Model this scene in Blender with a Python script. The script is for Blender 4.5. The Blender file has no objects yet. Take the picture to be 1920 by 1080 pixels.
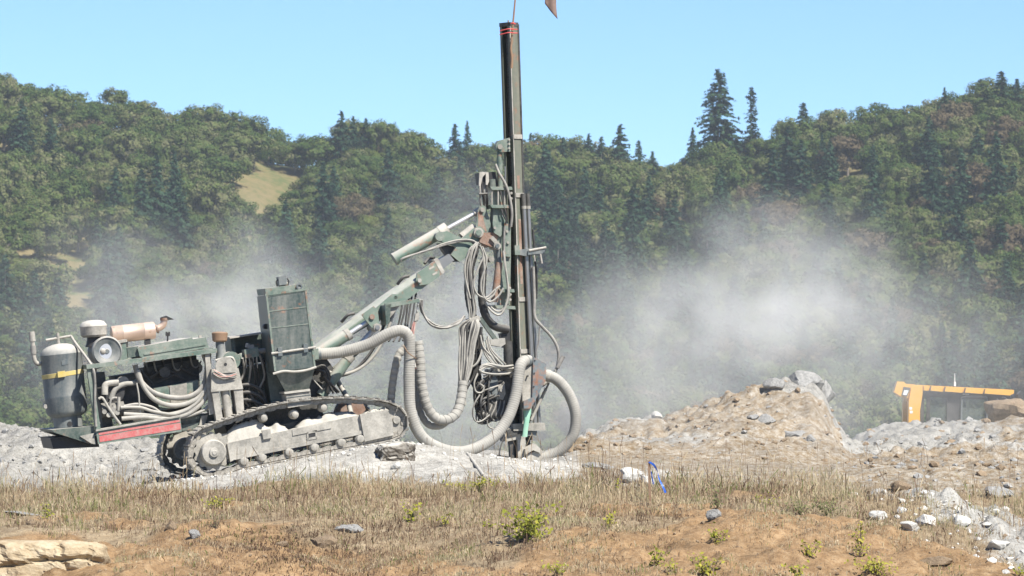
import bpy, bmesh, math, random
import numpy as np
from mathutils import Vector, Matrix

random.seed(7)
np.random.seed(7)
scene = bpy.context.scene
C = scene.collection
PI = math.pi

# ------------------------------------------------------------------ camera, sky, sun, exposure
F = 7800.0                      # focal length in photo pixels (1920 wide)
CAMY, CAMZ = -60.0, 1.385
TILT = math.atan(160 / F)       # horizon lies on photo row 700
cam_d = bpy.data.cameras.new('camera')
cam = bpy.data.objects.new('camera', cam_d)
C.objects.link(cam)
cam.location = (0, CAMY, CAMZ)
cam.rotation_euler = (PI / 2 + TILT, 0, 0)
cam_d.sensor_width = 36.0
cam_d.lens = F / 1920 * 36.0
cam_d.clip_start = 0.5
cam_d.clip_end = 6000
cam_d.dof.use_dof = True
cam_d.dof.focus_distance = 60.0
cam_d.dof.aperture_fstop = 7.0
scene.camera = cam

SUN = Vector((0.42, -0.50, 0.76)).normalized()      # direction towards the sun
SUN_EL = math.asin(SUN.z)
SUN_AZ = math.atan2(SUN.x, SUN.y)                   # clockwise from +Y
world = bpy.data.worlds.new('World')
scene.world = world
world.use_nodes = True
wn = world.node_tree
bg = wn.nodes['Background']
sky = wn.nodes.new('ShaderNodeTexSky')
sky.sky_type = 'NISHITA'
sky.sun_disc = False
sky.sun_elevation = SUN_EL
sky.sun_rotation = SUN_AZ
sky.altitude = 0
sky.air_density = 0.72
sky.dust_density = 0.0
sky.ozone_density = 10.0
wn.links.new(sky.outputs[0], bg.inputs['Color'])
bg.inputs['Strength'].default_value = 0.090

sl = bpy.data.lights.new('sun', 'SUN')
sl.energy = 5.0
sl.angle = math.radians(0.55)
sl.color = (1.0, 0.955, 0.88)
sun = bpy.data.objects.new('sun', sl)
C.objects.link(sun)
sun.rotation_euler = SUN.to_track_quat('Z', 'Y').to_euler()
sun.location = (20, -30, 60)

scene.view_settings.view_transform = 'Standard'
scene.view_settings.look = 'None'
scene.view_settings.exposure = 0.9
scene.view_settings.gamma = 1.0
scene.view_settings.use_curve_mapping = False
scene.cycles.max_bounces = 6
scene.cycles.transparent_max_bounces = 8
scene.cycles.volume_bounces = 1
scene.cycles.volume_max_steps = 32
scene.cycles.volume_step_rate = 3.0
scene.cycles.diffuse_bounces = 3
scene.cycles.use_denoising = True

# ------------------------------------------------------------------ projection helpers (pixel of the photo -> point in the place)
FW = Vector((0, math.cos(TILT), math.sin(TILT)))
UP = Vector((0, -math.sin(TILT), math.cos(TILT)))
CAMP = Vector((0, CAMY, CAMZ))

def ray(px, py):
    return FW + UP * ((540 - py) / F) + Vector(((px - 960) / F, 0, 0))

def at(px, py, Y):
    d = ray(px, py)
    return CAMP + d * ((Y - CAMY) / d.y)

def to_px(p):
    d = Vector(p) - CAMP
    w = d.dot(FW)
    return 960 + F * d.x / w, 540 - F * d.dot(UP) / w

YAW = math.radians(14)
AX = Vector((math.cos(YAW), math.sin(YAW), 0))
PX = Vector((-math.sin(YAW), math.cos(YAW), 0))
ZZ = Vector((0, 0, 1))
O0 = at(560, 880, 0.0)

def g(px, py, v=0.0):
    """Point of the rig's vertical plane at depth v (metres behind the outer face of the near track)."""
    d = ray(px, py)
    t = (O0 + PX * v - CAMP).dot(PX) / d.dot(PX)
    return CAMP + d * t

# ------------------------------------------------------------------ mesh helpers
XF = {}

class MB:
    def __init__(s):
        s.v = []; s.f = []; s.m = []; s.mi = 0
    def add(s, vs, fs):
        b = len(s.v)
        s.v += [tuple(x) for x in vs]
        s.f += [tuple(i + b for i in q) for q in fs]
        s.m += [s.mi] * len(fs)
        return s
    def box8(s, a):
        return s.add(a, [(0, 1, 2, 3), (7, 6, 5, 4), (0, 4, 5, 1), (1, 5, 6, 2), (2, 6, 7, 3), (3, 7, 4, 0)])
    def extr(s, pts, vec):
        n = len(pts)
        vs = [Vector(p) for p in pts] + [Vector(p) + vec for p in pts]
        fs = [tuple(range(n)), tuple(range(2 * n - 1, n - 1, -1))]
        fs += [(i, i + n, (i + 1) % n + n, (i + 1) % n) for i in range(n)]
        return s.add(vs, fs)
    def prism(s, pts, v0, v1):
        return s.extr([g(x, y, v0) for x, y in pts], PX * (v1 - v0))
    def bar(s, p0, p1, w, h, side=None):
        """A straight rectangular bar between two points: w across `side`, h across the third axis."""
        p0, p1 = Vector(p0), Vector(p1)
        t = (p1 - p0).normalized()
        side = Vector(side) if side is not None else PX
        side = (side - t * side.dot(t)).normalized()
        n = t.cross(side)
        a, b = side * w / 2, n * h / 2
        return s.box8([p0 - a - b, p0 + a - b, p0 + a + b, p0 - a + b, p1 - a - b, p1 + a - b, p1 + a + b, p1 - a + b])
    def lathe(s, p0, axis, prof, n=20):
        """prof: (distance along the axis, radius)."""
        axis = Vector(axis).normalized()
        u = axis.orthogonal().normalized(); w = axis.cross(u)
        vs = []
        for d, r in prof:
            for k in range(n):
                a = 2 * PI * k / n
                vs.append(Vector(p0) + axis * d + (u * math.cos(a) + w * math.sin(a)) * r)
        fs = []
        for i in range(len(prof) - 1):
            for k in range(n):
                k2 = (k + 1) % n
                fs.append((i * n + k, i * n + k2, (i + 1) * n + k2, (i + 1) * n + k))
        fs.append(tuple(range(n - 1, -1, -1)))
        m = (len(prof) - 1) * n
        fs.append(tuple(range(m, m + n)))
        return s.add(vs, fs)
    def cyl(s, p0, p1, r0, r1=None, n=14):
        p0, p1 = Vector(p0), Vector(p1)
        r1 = r0 if r1 is None else r1
        return s.lathe(p0, p1 - p0, [(0, r0), ((p1 - p0).length, r1)], n)
    def tube(s, pts, r, n=8, step=None, ribs=None, taper=None):
        pts = spline(pts, step or max(0.03, r * 1.2))
        if ribs:
            pts = spline(pts, ribs / 3.0, smooth=False)
        m = len(pts)
        t = (pts[1] - pts[0]).normalized()
        u = t.orthogonal().normalized()
        vs = []
        L = 0.0
        for i, p in enumerate(pts):
            tt = (pts[min(i + 1, m - 1)] - pts[max(i - 1, 0)]).normalized()
            u = (u - tt * u.dot(tt)).normalized()
            w = tt.cross(u)
            if i: L += (p - pts[i - 1]).length
            rr = r
            if taper: rr = r + (taper - r) * i / (m - 1)
            if ribs: rr = r * (1.0 + 0.038 * math.cos(2 * PI * L / ribs))
            for k in range(n):
                a = 2 * PI * k / n
                vs.append(p + (u * math.cos(a) + w * math.sin(a)) * rr)
        fs = []
        for i in range(m - 1):
            for k in range(n):
                k2 = (k + 1) % n
                fs.append((i * n + k, i * n + k2, (i + 1) * n + k2, (i + 1) * n + k))
        fs.append(tuple(range(n - 1, -1, -1)))
        fs.append(tuple(range((m - 1) * n, m * n)))
        return s.add(vs, fs)
    def build(s, name, mats, parent=None, smooth=None, loose=False):
        me = bpy.data.meshes.new(name)
        inv = XF[parent.name] if parent is not None else Matrix.Identity(4)
        me.from_pydata([inv @ Vector(x) for x in s.v], [], s.f)
        if not isinstance(mats, (list, tuple)): mats = [mats]
        for m in mats: me.materials.append(m)
        if len(mats) > 1: me.polygons.foreach_set('material_index', s.m)
        if not loose:
            bm = bmesh.new(); bm.from_mesh(me)
            bmesh.ops.recalc_face_normals(bm, faces=bm.faces)
            bm.to_mesh(me); bm.free()
        if smooth:
            me.polygons.foreach_set('use_smooth', [True] * len(me.polygons))
            me.set_sharp_from_angle(angle=math.radians(smooth if smooth is not True else 40))
        o = bpy.data.objects.new(name, me)
        C.objects.link(o)
        if parent is not None:
            o.parent = parent
            XF[o.name] = inv
        return o

def spline(pts, step, smooth=True):
    pts = [Vector(p) for p in pts]
    out = []
    if smooth and len(pts) > 2:
        P = [pts[0] * 2 - pts[1]] + pts + [pts[-1] * 2 - pts[-2]]
        for i in range(1, len(P) - 2):
            p0, p1, p2, p3 = P[i - 1:i + 3]
            k = max(3, int((p2 - p1).length / step))
            for j in range(k):
                t = j / k
                out.append(0.5 * (2 * p1 + (p2 - p0) * t + (2 * p0 - 5 * p1 + 4 * p2 - p3) * t * t + (3 * p1 - p0 - 3 * p2 + p3) * t ** 3))
        out.append(pts[-1])
        return out
    # resample evenly
    out = [pts[0]]; acc = 0.0
    for a, b in zip(pts[:-1], pts[1:]):
        L = (b - a).length
        d = step - acc
        while d < L:
            out.append(a.lerp(b, d / L)); d += step
        acc = (acc + L) % step
    out.append(pts[-1])
    return out

def tag(o, label=None, cat=None, group=None, kind=None):
    if label: o['label'] = label
    if cat: o['category'] = cat
    if group: o['group'] = group
    if kind: o['kind'] = kind
    return o

def empty(name, M=None, parent=None):
    o = bpy.data.objects.new(name, None)
    C.objects.link(o)
    o.empty_display_size = 0.2
    if parent is not None:
        o.parent = parent
        XF[o.name] = XF[parent.name]
    else:
        o.matrix_basis = M if M is not None else Matrix.Identity(4)
        XF[o.name] = (M if M is not None else Matrix.Identity(4)).inverted()
    return o

# numpy fractal value noise
_perm = np.random.RandomState(3).rand(256, 256)
def vnoise(x, y):
    xi = np.floor(x).astype(int); yi = np.floor(y).astype(int)
    fx = x - xi; fy = y - yi
    fx = fx * fx * (3 - 2 * fx); fy = fy * fy * (3 - 2 * fy)
    a = _perm[xi & 255, yi & 255]; b = _perm[(xi + 1) & 255, yi & 255]
    c = _perm[xi & 255, (yi + 1) & 255]; d = _perm[(xi + 1) & 255, (yi + 1) & 255]
    return (a * (1 - fx) + b * fx) * (1 - fy) + (c * (1 - fx) + d * fx) * fy - 0.5
def fbm(x, y, octv=4, gain=0.5):
    s = 0; a = 1.0
    for i in range(octv):
        s = s + a * vnoise(x * 2 ** i + 17.3 * i, y * 2 ** i + 9.1 * i)
        a *= gain
    return s

# ------------------------------------------------------------------ materials
def new_mat(name):
    m = bpy.data.materials.new(name)
    m.use_nodes = True
    nt = m.node_tree
    return m, nt, nt.nodes['Principled BSDF'], nt.links

def noise_node(nt, scale, detail=4, rough=0.6, vec=None):
    n = nt.nodes.new('ShaderNodeTexNoise')
    n.inputs['Scale'].default_value = scale
    n.inputs['Detail'].default_value = detail
    n.inputs['Roughness'].default_value = rough
    if vec is not None: nt.links.new(vec, n.inputs['Vector'])
    return n

def ramp_node(nt, fac, stops):
    r = nt.nodes.new('ShaderNodeValToRGB')
    e = r.color_ramp.elements
    while len(e) < len(stops): e.new(0.5)
    for i, (p, c) in enumerate(stops):
        e[i].position = p
        e[i].color = (c[0], c[1], c[2], 1) if isinstance(c, (tuple, list)) else (c, c, c, 1)
    nt.links.new(fac, r.inputs[0])
    return r

def math_node(nt, op, a, b=None, clamp=False):
    n = nt.nodes.new('ShaderNodeMath'); n.operation = op; n.use_clamp = clamp
    for i, x in enumerate((a, b)):
        if x is None: continue
        if isinstance(x, (int, float)): n.inputs[i].default_value = x
        else: nt.links.new(x, n.inputs[i])
    return n.outputs[0]

def mix_node(nt, fac, a, b):
    n = nt.nodes.new('ShaderNodeMix'); n.data_type = 'RGBA'
    for sock, x in ((n.inputs[0], fac), (n.inputs[6], a), (n.inputs[7], b)):
        if isinstance(x, (int, float)): sock.default_value = x
        elif isinstance(x, (tuple, list)): sock.default_value = (x[0], x[1], x[2], 1)
        else: nt.links.new(x, sock)
    return n.outputs[2]

DUST = (0.47, 0.44, 0.38)
def dusty(name, col, amt=0.35, up=0.6, scale=5.0, rough=0.6, metal=0.0, rust=0.0, dust=DUST, bump=0.25, streak=False):
    """Painted or bare metal with settled dust (more on faces that look up), scuffs and rust."""
    m, nt, b, L = new_mat(name)
    tc = nt.nodes.new('ShaderNodeTexCoord')
    V_ = tc.outputs['Object']
    if streak:
        mp_ = nt.nodes.new('ShaderNodeMapping'); mp_.inputs['Scale'].default_value = (2.2, 2.2, 0.35)
        L.new(V_, mp_.inputs[0]); V_ = mp_.outputs[0]
    big = noise_node(nt, scale, 5, 0.65, V_)
    fine = noise_node(nt, scale * 9, 3, 0.6, tc.outputs['Object'])
    geo = nt.nodes.new('ShaderNodeNewGeometry')
    sx = nt.nodes.new('ShaderNodeSeparateXYZ'); L.new(geo.outputs['Normal'], sx.inputs[0])
    upz = math_node(nt, 'MULTIPLY', math_node(nt, 'MAXIMUM', sx.outputs[2], 0.0), up)
    nz = math_node(nt, 'ADD', math_node(nt, 'MULTIPLY', big.outputs[0], 0.7), math_node(nt, 'MULTIPLY', fine.outputs[0], 0.3))
    sp = math_node(nt, 'MULTIPLY', math_node(nt, 'SUBTRACT', nz, 0.36), 4.0)
    base = math_node(nt, 'MULTIPLY', math_node(nt, 'MAXIMUM', math_node(nt, 'MINIMUM', sp, 1.6), 0.05), amt)
    fac = math_node(nt, 'ADD', base, upz, clamp=True)
    c = col
    if rust:
        rn = noise_node(nt, scale * 1.7, 6, 0.7, tc.outputs['Object'])
        rf = ramp_node(nt, rn.outputs[0], [(0.62 - rust * 0.25, 0.0), (0.70 - rust * 0.2, 1.0)])
        c = mix_node(nt, rf.outputs[0], col, (0.22, 0.085, 0.035))
    var = mix_node(nt, math_node(nt, 'MULTIPLY', fine.outputs[0], 0.35), c, tuple(x * 0.45 for x in col))
    out = mix_node(nt, fac, var, dust)
    L.new(out, b.inputs['Base Color'])
    if metal:
        L.new(math_node(nt, 'MULTIPLY', math_node(nt, 'SUBTRACT', 1.0, fac, clamp=True), metal), b.inputs['Metallic'])
    L.new(math_node(nt, 'ADD', math_node(nt, 'MULTIPLY', fac, 0.9 - rough), rough, clamp=True), b.inputs['Roughness'])
    if bump:
        bp = nt.nodes.new('ShaderNodeBump'); bp.inputs['Strength'].default_value = bump; bp.inputs['Distance'].default_value = 0.01
        L.new(nz, bp.inputs['Height']); L.new(bp.outputs[0], b.inputs['Normal'])
    return m

M = {}
M['green'] = dusty('green_paint', (0.070, 0.118, 0.090), 0.34, 0.85, 4.0, 0.5, rust=0.22)
M['green_boom'] = dusty('boom_green_paint', (0.090, 0.150, 0.112), 0.24, 0.95, 3.0, 0.5, rust=0.25)
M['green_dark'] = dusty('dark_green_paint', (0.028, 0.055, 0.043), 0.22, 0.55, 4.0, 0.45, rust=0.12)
M['hopper'] = dusty('hopper_green_paint', (0.032, 0.054, 0.049), 0.24, 0.6, 3.0, 0.32, rust=0.14, streak=True)
M['tank'] = dusty('tank_grey_paint', (0.060, 0.082, 0.090), 0.26, 0.85, 3.0, 0.5, streak=True)
M['pale'] = dusty('dust_caked_metal', (0.19, 0.18, 0.155), 0.70, 0.6, 4.0, 0.8, bump=0.5)
M['cake'] = dusty('caked_dust', (0.33, 0.31, 0.265), 0.7, 0.3, 9.0, 0.95, dust=(0.46, 0.435, 0.38), bump=0.8)
M['shoe'] = dusty('dusty_track_steel', (0.10, 0.09, 0.075), 0.75, 0.75, 6.0, 0.8, bump=0.5)
M['steel'] = dusty('bare_steel', (0.30, 0.29, 0.27), 0.12, 0.2, 6.0, 0.35, metal=0.8)
M['chrome'] = dusty('chromed_rod', (0.62, 0.62, 0.62), 0.10, 0.2, 6.0, 0.38, metal=0.7, bump=0.0)
M['black'] = dusty('black_metal', (0.008, 0.008, 0.009), 0.05, 0.2, 6.0, 0.55)
M['engine'] = dusty('oily_engine_metal', (0.014, 0.015, 0.014), 0.14, 0.35, 9.0, 0.6)
M['rubber'] = dusty('black_rubber', (0.010, 0.010, 0.011), 0.07, 0.28, 5.0, 0.6)
M['hose'] = dusty('dusty_grey_hose', (0.13, 0.125, 0.115), 0.40, 0.6, 5.0, 0.8)
M['hose_pale'] = dusty('pale_dust_coated_hose', (0.24, 0.23, 0.20), 0.55, 0.45, 4.0, 0.85, dust=(0.44, 0.415, 0.36))
M['duct'] = dusty('ribbed_duct_fabric', (0.22, 0.21, 0.185), 0.45, 0.55, 2.5, 0.85, dust=(0.42, 0.40, 0.35), bump=0.1)
M['muffler'] = dusty('heat_stained_muffler', (0.50, 0.36, 0.27), 0.25, 0.5, 5.0, 0.36, metal=0.5, rust=0.08, dust=(0.55, 0.45, 0.37))
M['rusty'] = dusty('rusty_paint', (0.17, 0.085, 0.050), 0.35, 0.5, 5.0, 0.8, rust=0.4)
M['red'] = dusty('worn_red_stripe', (0.48, 0.060, 0.060), 0.50, 0.3, 16.0, 0.6, dust=(0.36, 0.33, 0.29))
M['yellow_strap'] = dusty('yellow_webbing', (0.50, 0.38, 0.09), 0.35, 0.3, 6.0, 0.85)
M['mast'] = dusty('mast_paint', (0.085, 0.105, 0.078), 0.42, 0.4, 2.0, 0.55, rust=0.16, dust=(0.25, 0.225, 0.175), streak=True)
M['blue_rust'] = dusty('blue_grey_rusted_sheet', (0.085, 0.12, 0.135), 0.30, 0.3, 6.0, 0.55, rust=0.65, dust=(0.33, 0.32, 0.29))
M['mint'] = dusty('mint_fabric', (0.24, 0.52, 0.37), 0.30, 0.3, 7.0, 0.85)
M['white_red'] = dusty('red_wire', (0.40, 0.09, 0.07), 0.5, 0.3, 9.0, 0.7)
M['wood'] = dusty('weathered_wood', (0.23, 0.14, 0.08), 0.25, 0.2, 12.0, 0.85, dust=(0.33, 0.25, 0.18))
M['ribbon_red'] = dusty('red_tape', (0.62, 0.05, 0.05), 0.1, 0.1, 9.0, 0.6)
M['cloth'] = dusty('faded_brown_cloth', (0.16, 0.105, 0.085), 0.35, 0.2, 14.0, 0.9, dust=(0.27, 0.20, 0.165))
M['cat_yellow'] = dusty('yellow_machine_paint', (0.72, 0.36, 0.035), 0.16, 0.35, 2.5, 0.45, dust=(0.50, 0.40, 0.26))
M['cab_black'] = dusty('cab_black_paint', (0.018, 0.018, 0.018), 0.14, 0.4, 3.0, 0.5)
M['white'] = dusty('white_sticker', (0.75, 0.75, 0.72), 0.1, 0.1, 9.0, 0.6)
M['ribbon_blue'] = dusty('blue_flagging_tape', (0.015, 0.13, 0.62), 0.03, 0.05, 9.0, 0.4)

def glass_mat():
    m, nt, b, L = new_mat('dusty_cab_glass')
    b.inputs['Base Color'].default_value = (0.10, 0.12, 0.12, 1)
    b.inputs['Roughness'].default_value = 0.08
    b.inputs['Alpha'].default_value = 0.45
    return m
M['glass'] = glass_mat()

# ------------------------------------------------------------------ the ground: knoll, spoil heaps, valley floor
ROWS = [
    (-24, [(0, 1500)]),
    (-19, [(0, 1260)]),
    (-14.5, [(0, 1100), (960, 1100), (1920, 1130)]),
    (-12, [(0, 1050), (200, 1056), (420, 1048), (960, 1045), (1500, 1030), (1700, 1050), (1920, 1092)]),
    (-9, [(0, 1004), (200, 1012), (400, 988), (960, 990), (1500, 976), (1750, 1000), (1920, 1050)]),
    (-6, [(0, 962), (500, 955), (960, 955), (1500, 948), (1750, 958), (1920, 990)]),
    (-3, [(0, 930), (400, 925), (700, 915), (960, 905), (1300, 922), (1600, 934), (1920, 950)]),
    (-1.2, [(0, 906), (250, 908), (340, 906), (400, 900), (480, 884), (560, 868), (700, 842), (780, 848), (900, 866), (1000, 878), (1200, 900), (1450, 908), (1700, 912), (1920, 918)]),
    (0.4, [(0, 932), (230, 932), (300, 912), (350, 900), (400, 894), (560, 861), (740, 828), (800, 836), (880, 850), (1000, 866), (1060, 862), (1150, 868), (1300, 878), (1600, 886), (1920, 890)]),
    (2.8, [(0, 922), (210, 925), (290, 902), (330, 895), (400, 884), (560, 854), (740, 822), (800, 834), (880, 852), (1000, 864), (1060, 850), (1150, 852), (1300, 860), (1450, 862), (1600, 876), (1920, 872)]),
    (5, [(0, 862), (60, 858), (100, 862), (200, 872), (290, 876), (400, 882), (600, 850), (760, 832), (900, 852), (1000, 860), (1060, 846), (1100, 836), (1150, 831), (1250, 824), (1400, 812), (1520, 822), (1610, 866), (1750, 862), (1920, 856)]),
    (8, [(0, 791), (40, 794), (90, 803), (150, 818), (290, 840), (400, 880), (700, 880), (1000, 870), (1060, 838), (1100, 820), (1150, 803), (1240, 786), (1330, 760), (1400, 747), (1440, 737), (1470, 721), (1520, 726), (1545, 748), (1563, 790), (1588, 832), (1615, 856), (1750, 852), (1920, 842)]),
    (9.2, [(0, 808), (90, 815), (290, 850), (400, 890), (1000, 880), (1100, 835), (1240, 800), (1400, 756), (1470, 722), (1520, 726), (1545, 752), (1562, 800), (1582, 842), (1600, 855), (1750, 850), (1920, 834)]),
    (11, [(0, 860), (1000, 900), (1240, 850), (1400, 800), (1480, 765), (1530, 775), (1575, 845), (1620, 850), (1750, 843), (1920, 824)]),
    (15, [(0, 940), (1000, 940), (1560, 880), (1620, 850), (1750, 832), (1920, 812)]),
    (20, [(0, 960), (1000, 960), (1560, 890), (1585, 862), (1608, 820), (1650, 799), (1700, 795), (1760, 794), (1800, 802), (1830, 812), (1870, 798), (1920, 786)]),
    (22, [(0, 990), (1000, 990), (1560, 940), (1590, 890), (1612, 850), (1660, 822), (1760, 815), (1920, 806)]),
    (26, [(0, 1030), (1920, 1010)]),
    (40, [(0, 1276)]),
    (120, [(0, 1150)]),
    (300, [(0, 1033)]),
    (560, [(0, 900)]),
]
rowY = np.array([r[0] for r in ROWS], float)

def ground_z(x, y):
    """Height of the ground before the small relief, for arrays of x and y."""
    x = np.asarray(x, float); y = np.asarray(y, float)
    px = 960 + F * x / (y - CAMY)
    zs = []
    for Y, prof in ROWS:
        py = np.interp(px, [p[0] for p in prof], [p[1] for p in prof])
        k = (540 - py) / F
        dy = math.cos(TILT) - k * math.sin(TILT); dz = math.sin(TILT) + k * math.cos(TILT)
        zs.append(CAMZ + dz / dy * (Y - CAMY))
    zs = np.array(zs)
    i = np.clip(np.searchsorted(rowY, y, side='right') - 1, 0, len(rowY) - 2)
    t = np.clip((y - rowY[i]) / (rowY[i + 1] - rowY[i]), 0, 1)
    a = np.take_along_axis(zs, i[None], 0)[0]; b = np.take_along_axis(zs, (i + 1)[None], 0)[0]
    return a + (b - a) * t

def gauss(px, py, cx, cy, sx, sy):
    return np.exp(-(((px - cx) / sx) ** 2 + ((py - cy) / sy) ** 2))

def zones(x, y):
    """Soil kinds on the map: grey rock dust, bare orange soil, fresh white dust."""
    px = 960 + F * x / (y - CAMY)
    n = fbm(x * 0.55 + 3, y * 0.55, 4) * 1.6
    sm = lambda v, a, b: np.clip((v - a) / (b - a), 0, 1)
    left = 1 - sm(px, 1040, 1130)
    grey = left * sm(y + n * 1.3, -3.3, -2.3)
    grey = np.maximum(grey, 0.85 * sm(y, -1.5, 0.5) * (sm(px, 80, 200) < 1))
    heap = (y > 4) * (px > 1050) * (px < 1600)
    top = sm(px + n * 60, 1425, 1450) * (y > 7.4) + gauss(px, y, 1130, 8.5, 110, 1.2) * 1.2
    grey = np.where(heap > 0, np.clip(top + 0.18 + 0.5 * sm(n, -0.1, 0.5), 0, 1), grey)
    pile = (y > 6.5) * (px > 1578)
    grey = np.where(pile > 0, np.clip(1.15 - sm(px + n * 90, 1800, 1870) + 0.5 * sm(n, -0.1, 0.3), 0, 1), grey)
    yc = np.interp(px, [1580, 1650, 1760, 1920], [-3.6, -4.4, -6.5, -9.4])
    wid = np.interp(px, [1560, 1650, 1920], [0.0, 1.5, 3.4])
    streak = sm(px, 1570, 1650) * np.clip(1.4 - np.abs(y - yc + n * 2.2) / np.maximum(wid, 0.05), 0, 1)
    grey = np.maximum(grey, np.clip(streak, 0, 1))
    grey = np.maximum(grey, 0.42 * (y > -2.5) * sm(px, 1060, 1120))
    white = left * sm(px, 90, 170) * np.exp(-((y + 0.7 + n) / 1.7) ** 2) * sm(px, 120, 330) + np.clip(streak, 0, 1) * sm(n, -0.25, 0.2)
    white = np.maximum(white, gauss(px, y, 1230, -0.6, 60, 0.7) * 0.9)
    edge = np.interp(px, [0, 200, 430, 700, 960, 1300, 1600, 1920], [-9, -9, -7.5, -10.5, -9, -6.2, -5.6, -7.2])
    orange = sm(-y + n * 4.5, -edge - 0.6, -edge + 1.6) * (1 - np.clip(streak, 0, 1))
    orange = np.maximum(orange, 0.38 * heap * (1 - 0.6 * grey))
    orange = np.maximum(orange, (y > 2.5) * (px > 1050) * (1 - 0.6 * grey) * 0.40)
    return np.clip(grey, 0, 1), np.clip(orange, 0, 1), np.clip(white, 0, 1)

def relief(x, y):
    gr, orr, wh = zones(x, y)
    far = np.clip((y - 30) / 40, 0, 1)
    flat = np.exp(-((y - 0.8) / 1.8) ** 2) * (np.abs(x) < 8)
    px = 960 + F * x / (y - CAMY)
    heap = np.clip((y - 3.4) / 1.5, 0, 1) * ((px > 1060) | (px < 330))
    r = 0.16 * fbm(x * 0.7, y * 0.7, 5, 0.5) * (1 - 0.75 * flat)
    r = r + heap * (0.24 * fbm(x * 1.1 + 5, y * 1.1, 3) + 0.19 * np.abs(fbm(x * 3.1, y * 3.1, 4)) + 0.08 * np.abs(fbm(x * 9.1, y * 9.1, 3)))
    lump = np.abs(fbm(x * 2.6 + 40, y * 2.6, 3))
    streak = gr * (px > 1560) * (y < 2)
    r = r + streak * lump * 0.35
    r = r + orr * (y < 0) * (0.16 * fbm(x * 1.6 + 9, y * 1.6, 4) + 0.10 * np.abs(fbm(x * 3.7 + 1, y * 3.7, 4)))
    r = r + (0.045 * fbm(x * 5.3 + 2, y * 5.3, 3) + 0.02 * np.abs(fbm(x * 11 + 7, y * 11, 2))) * (1 - 0.6 * flat)
    # two small cut banks in the bare soil
    r = r - 0.22 * np.exp(-(((px - 640) / 180) ** 2)) * np.clip((-9.3 - y) / 1.2, 0, 1)
    return r * (1 - far)

def full_z(x, y):
    return ground_z(x, y) + relief(x, y)

def gz(x, y):
    return float(full_z(np.array([x]), np.array([y]))[0])

def on_ground(px, Y, dz=0.0):
    """Point of the ground surface at photo column px and depth Y."""
    x = (px - 960) / F * (Y - CAMY)
    return Vector((x, Y, gz(x, Y) + dz))

def ground_hit(px, py, y0=-18.0, y1=8.0):
    """Depth at which the line of sight through a pixel meets the ground."""
    Y = np.arange(y0, y1, 0.05)
    x = (px - 960) / F * (Y - CAMY)
    z = full_z(x, Y)
    k = (540 - py) / F
    zr = CAMZ + (math.sin(TILT) + k * math.cos(TILT)) / (math.cos(TILT) - k * math.sin(TILT)) * (Y - CAMY)
    h = np.nonzero(z >= zr)[0]
    i = h[0] if len(h) else len(Y) - 1
    return Vector((x[i], Y[i], z[i]))

def geom_steps(a, first, grow, end):
    out = [a]; s = first
    while out[-1] < end:
        out.append(out[-1] + s); s *= grow
    return out

xs = np.arange(-8.6, 8.6001, 0.045)
xo = np.array(geom_steps(8.6, 0.1, 1.16, 900))[1:]
xs = np.concatenate([-xo[::-1], xs, xo])
ys = np.concatenate([-np.array(geom_steps(17.0, 0.3, 1.35, 60))[::-1], np.arange(-16.93, 2.8, 0.055), np.arange(2.8, 11.5, 0.05), np.arange(11.5, 24, 0.11), np.array(geom_steps(24, 0.3, 1.12, 600))])
X, Y = np.meshgrid(xs, ys)
Zg = full_z(X.ravel(), Y.ravel())
gr, orr, wh = zones(X.ravel(), Y.ravel())

def grid_mesh(name, X, Y, Z, mat):
    ny, nx = X.shape
    me = bpy.data.meshes.new(name)
    co = np.stack([X.ravel(), Y.ravel(), np.asarray(Z).ravel()], 1).astype(np.float32)
    idx = np.arange(nx * ny).reshape(ny, nx)
    q = np.stack([idx[:-1, :-1], idx[:-1, 1:], idx[1:, 1:], idx[1:, :-1]], -1).reshape(-1, 4)
    me.vertices.add(len(co)); me.vertices.foreach_set('co', co.ravel())
    me.loops.add(q.size); me.loops.foreach_set('vertex_index', q.ravel().astype(np.int32))
    me.polygons.add(len(q)); me.polygons.foreach_set('loop_start', (np.arange(len(q)) * 4).astype(np.int32))
    me.update(calc_edges=True)
    me.polygons.foreach_set('use_smooth', np.ones(len(q), bool))
    me.materials.append(mat)
    o = bpy.data.objects.new(name, me); C.objects.link(o)
    return o

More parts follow.
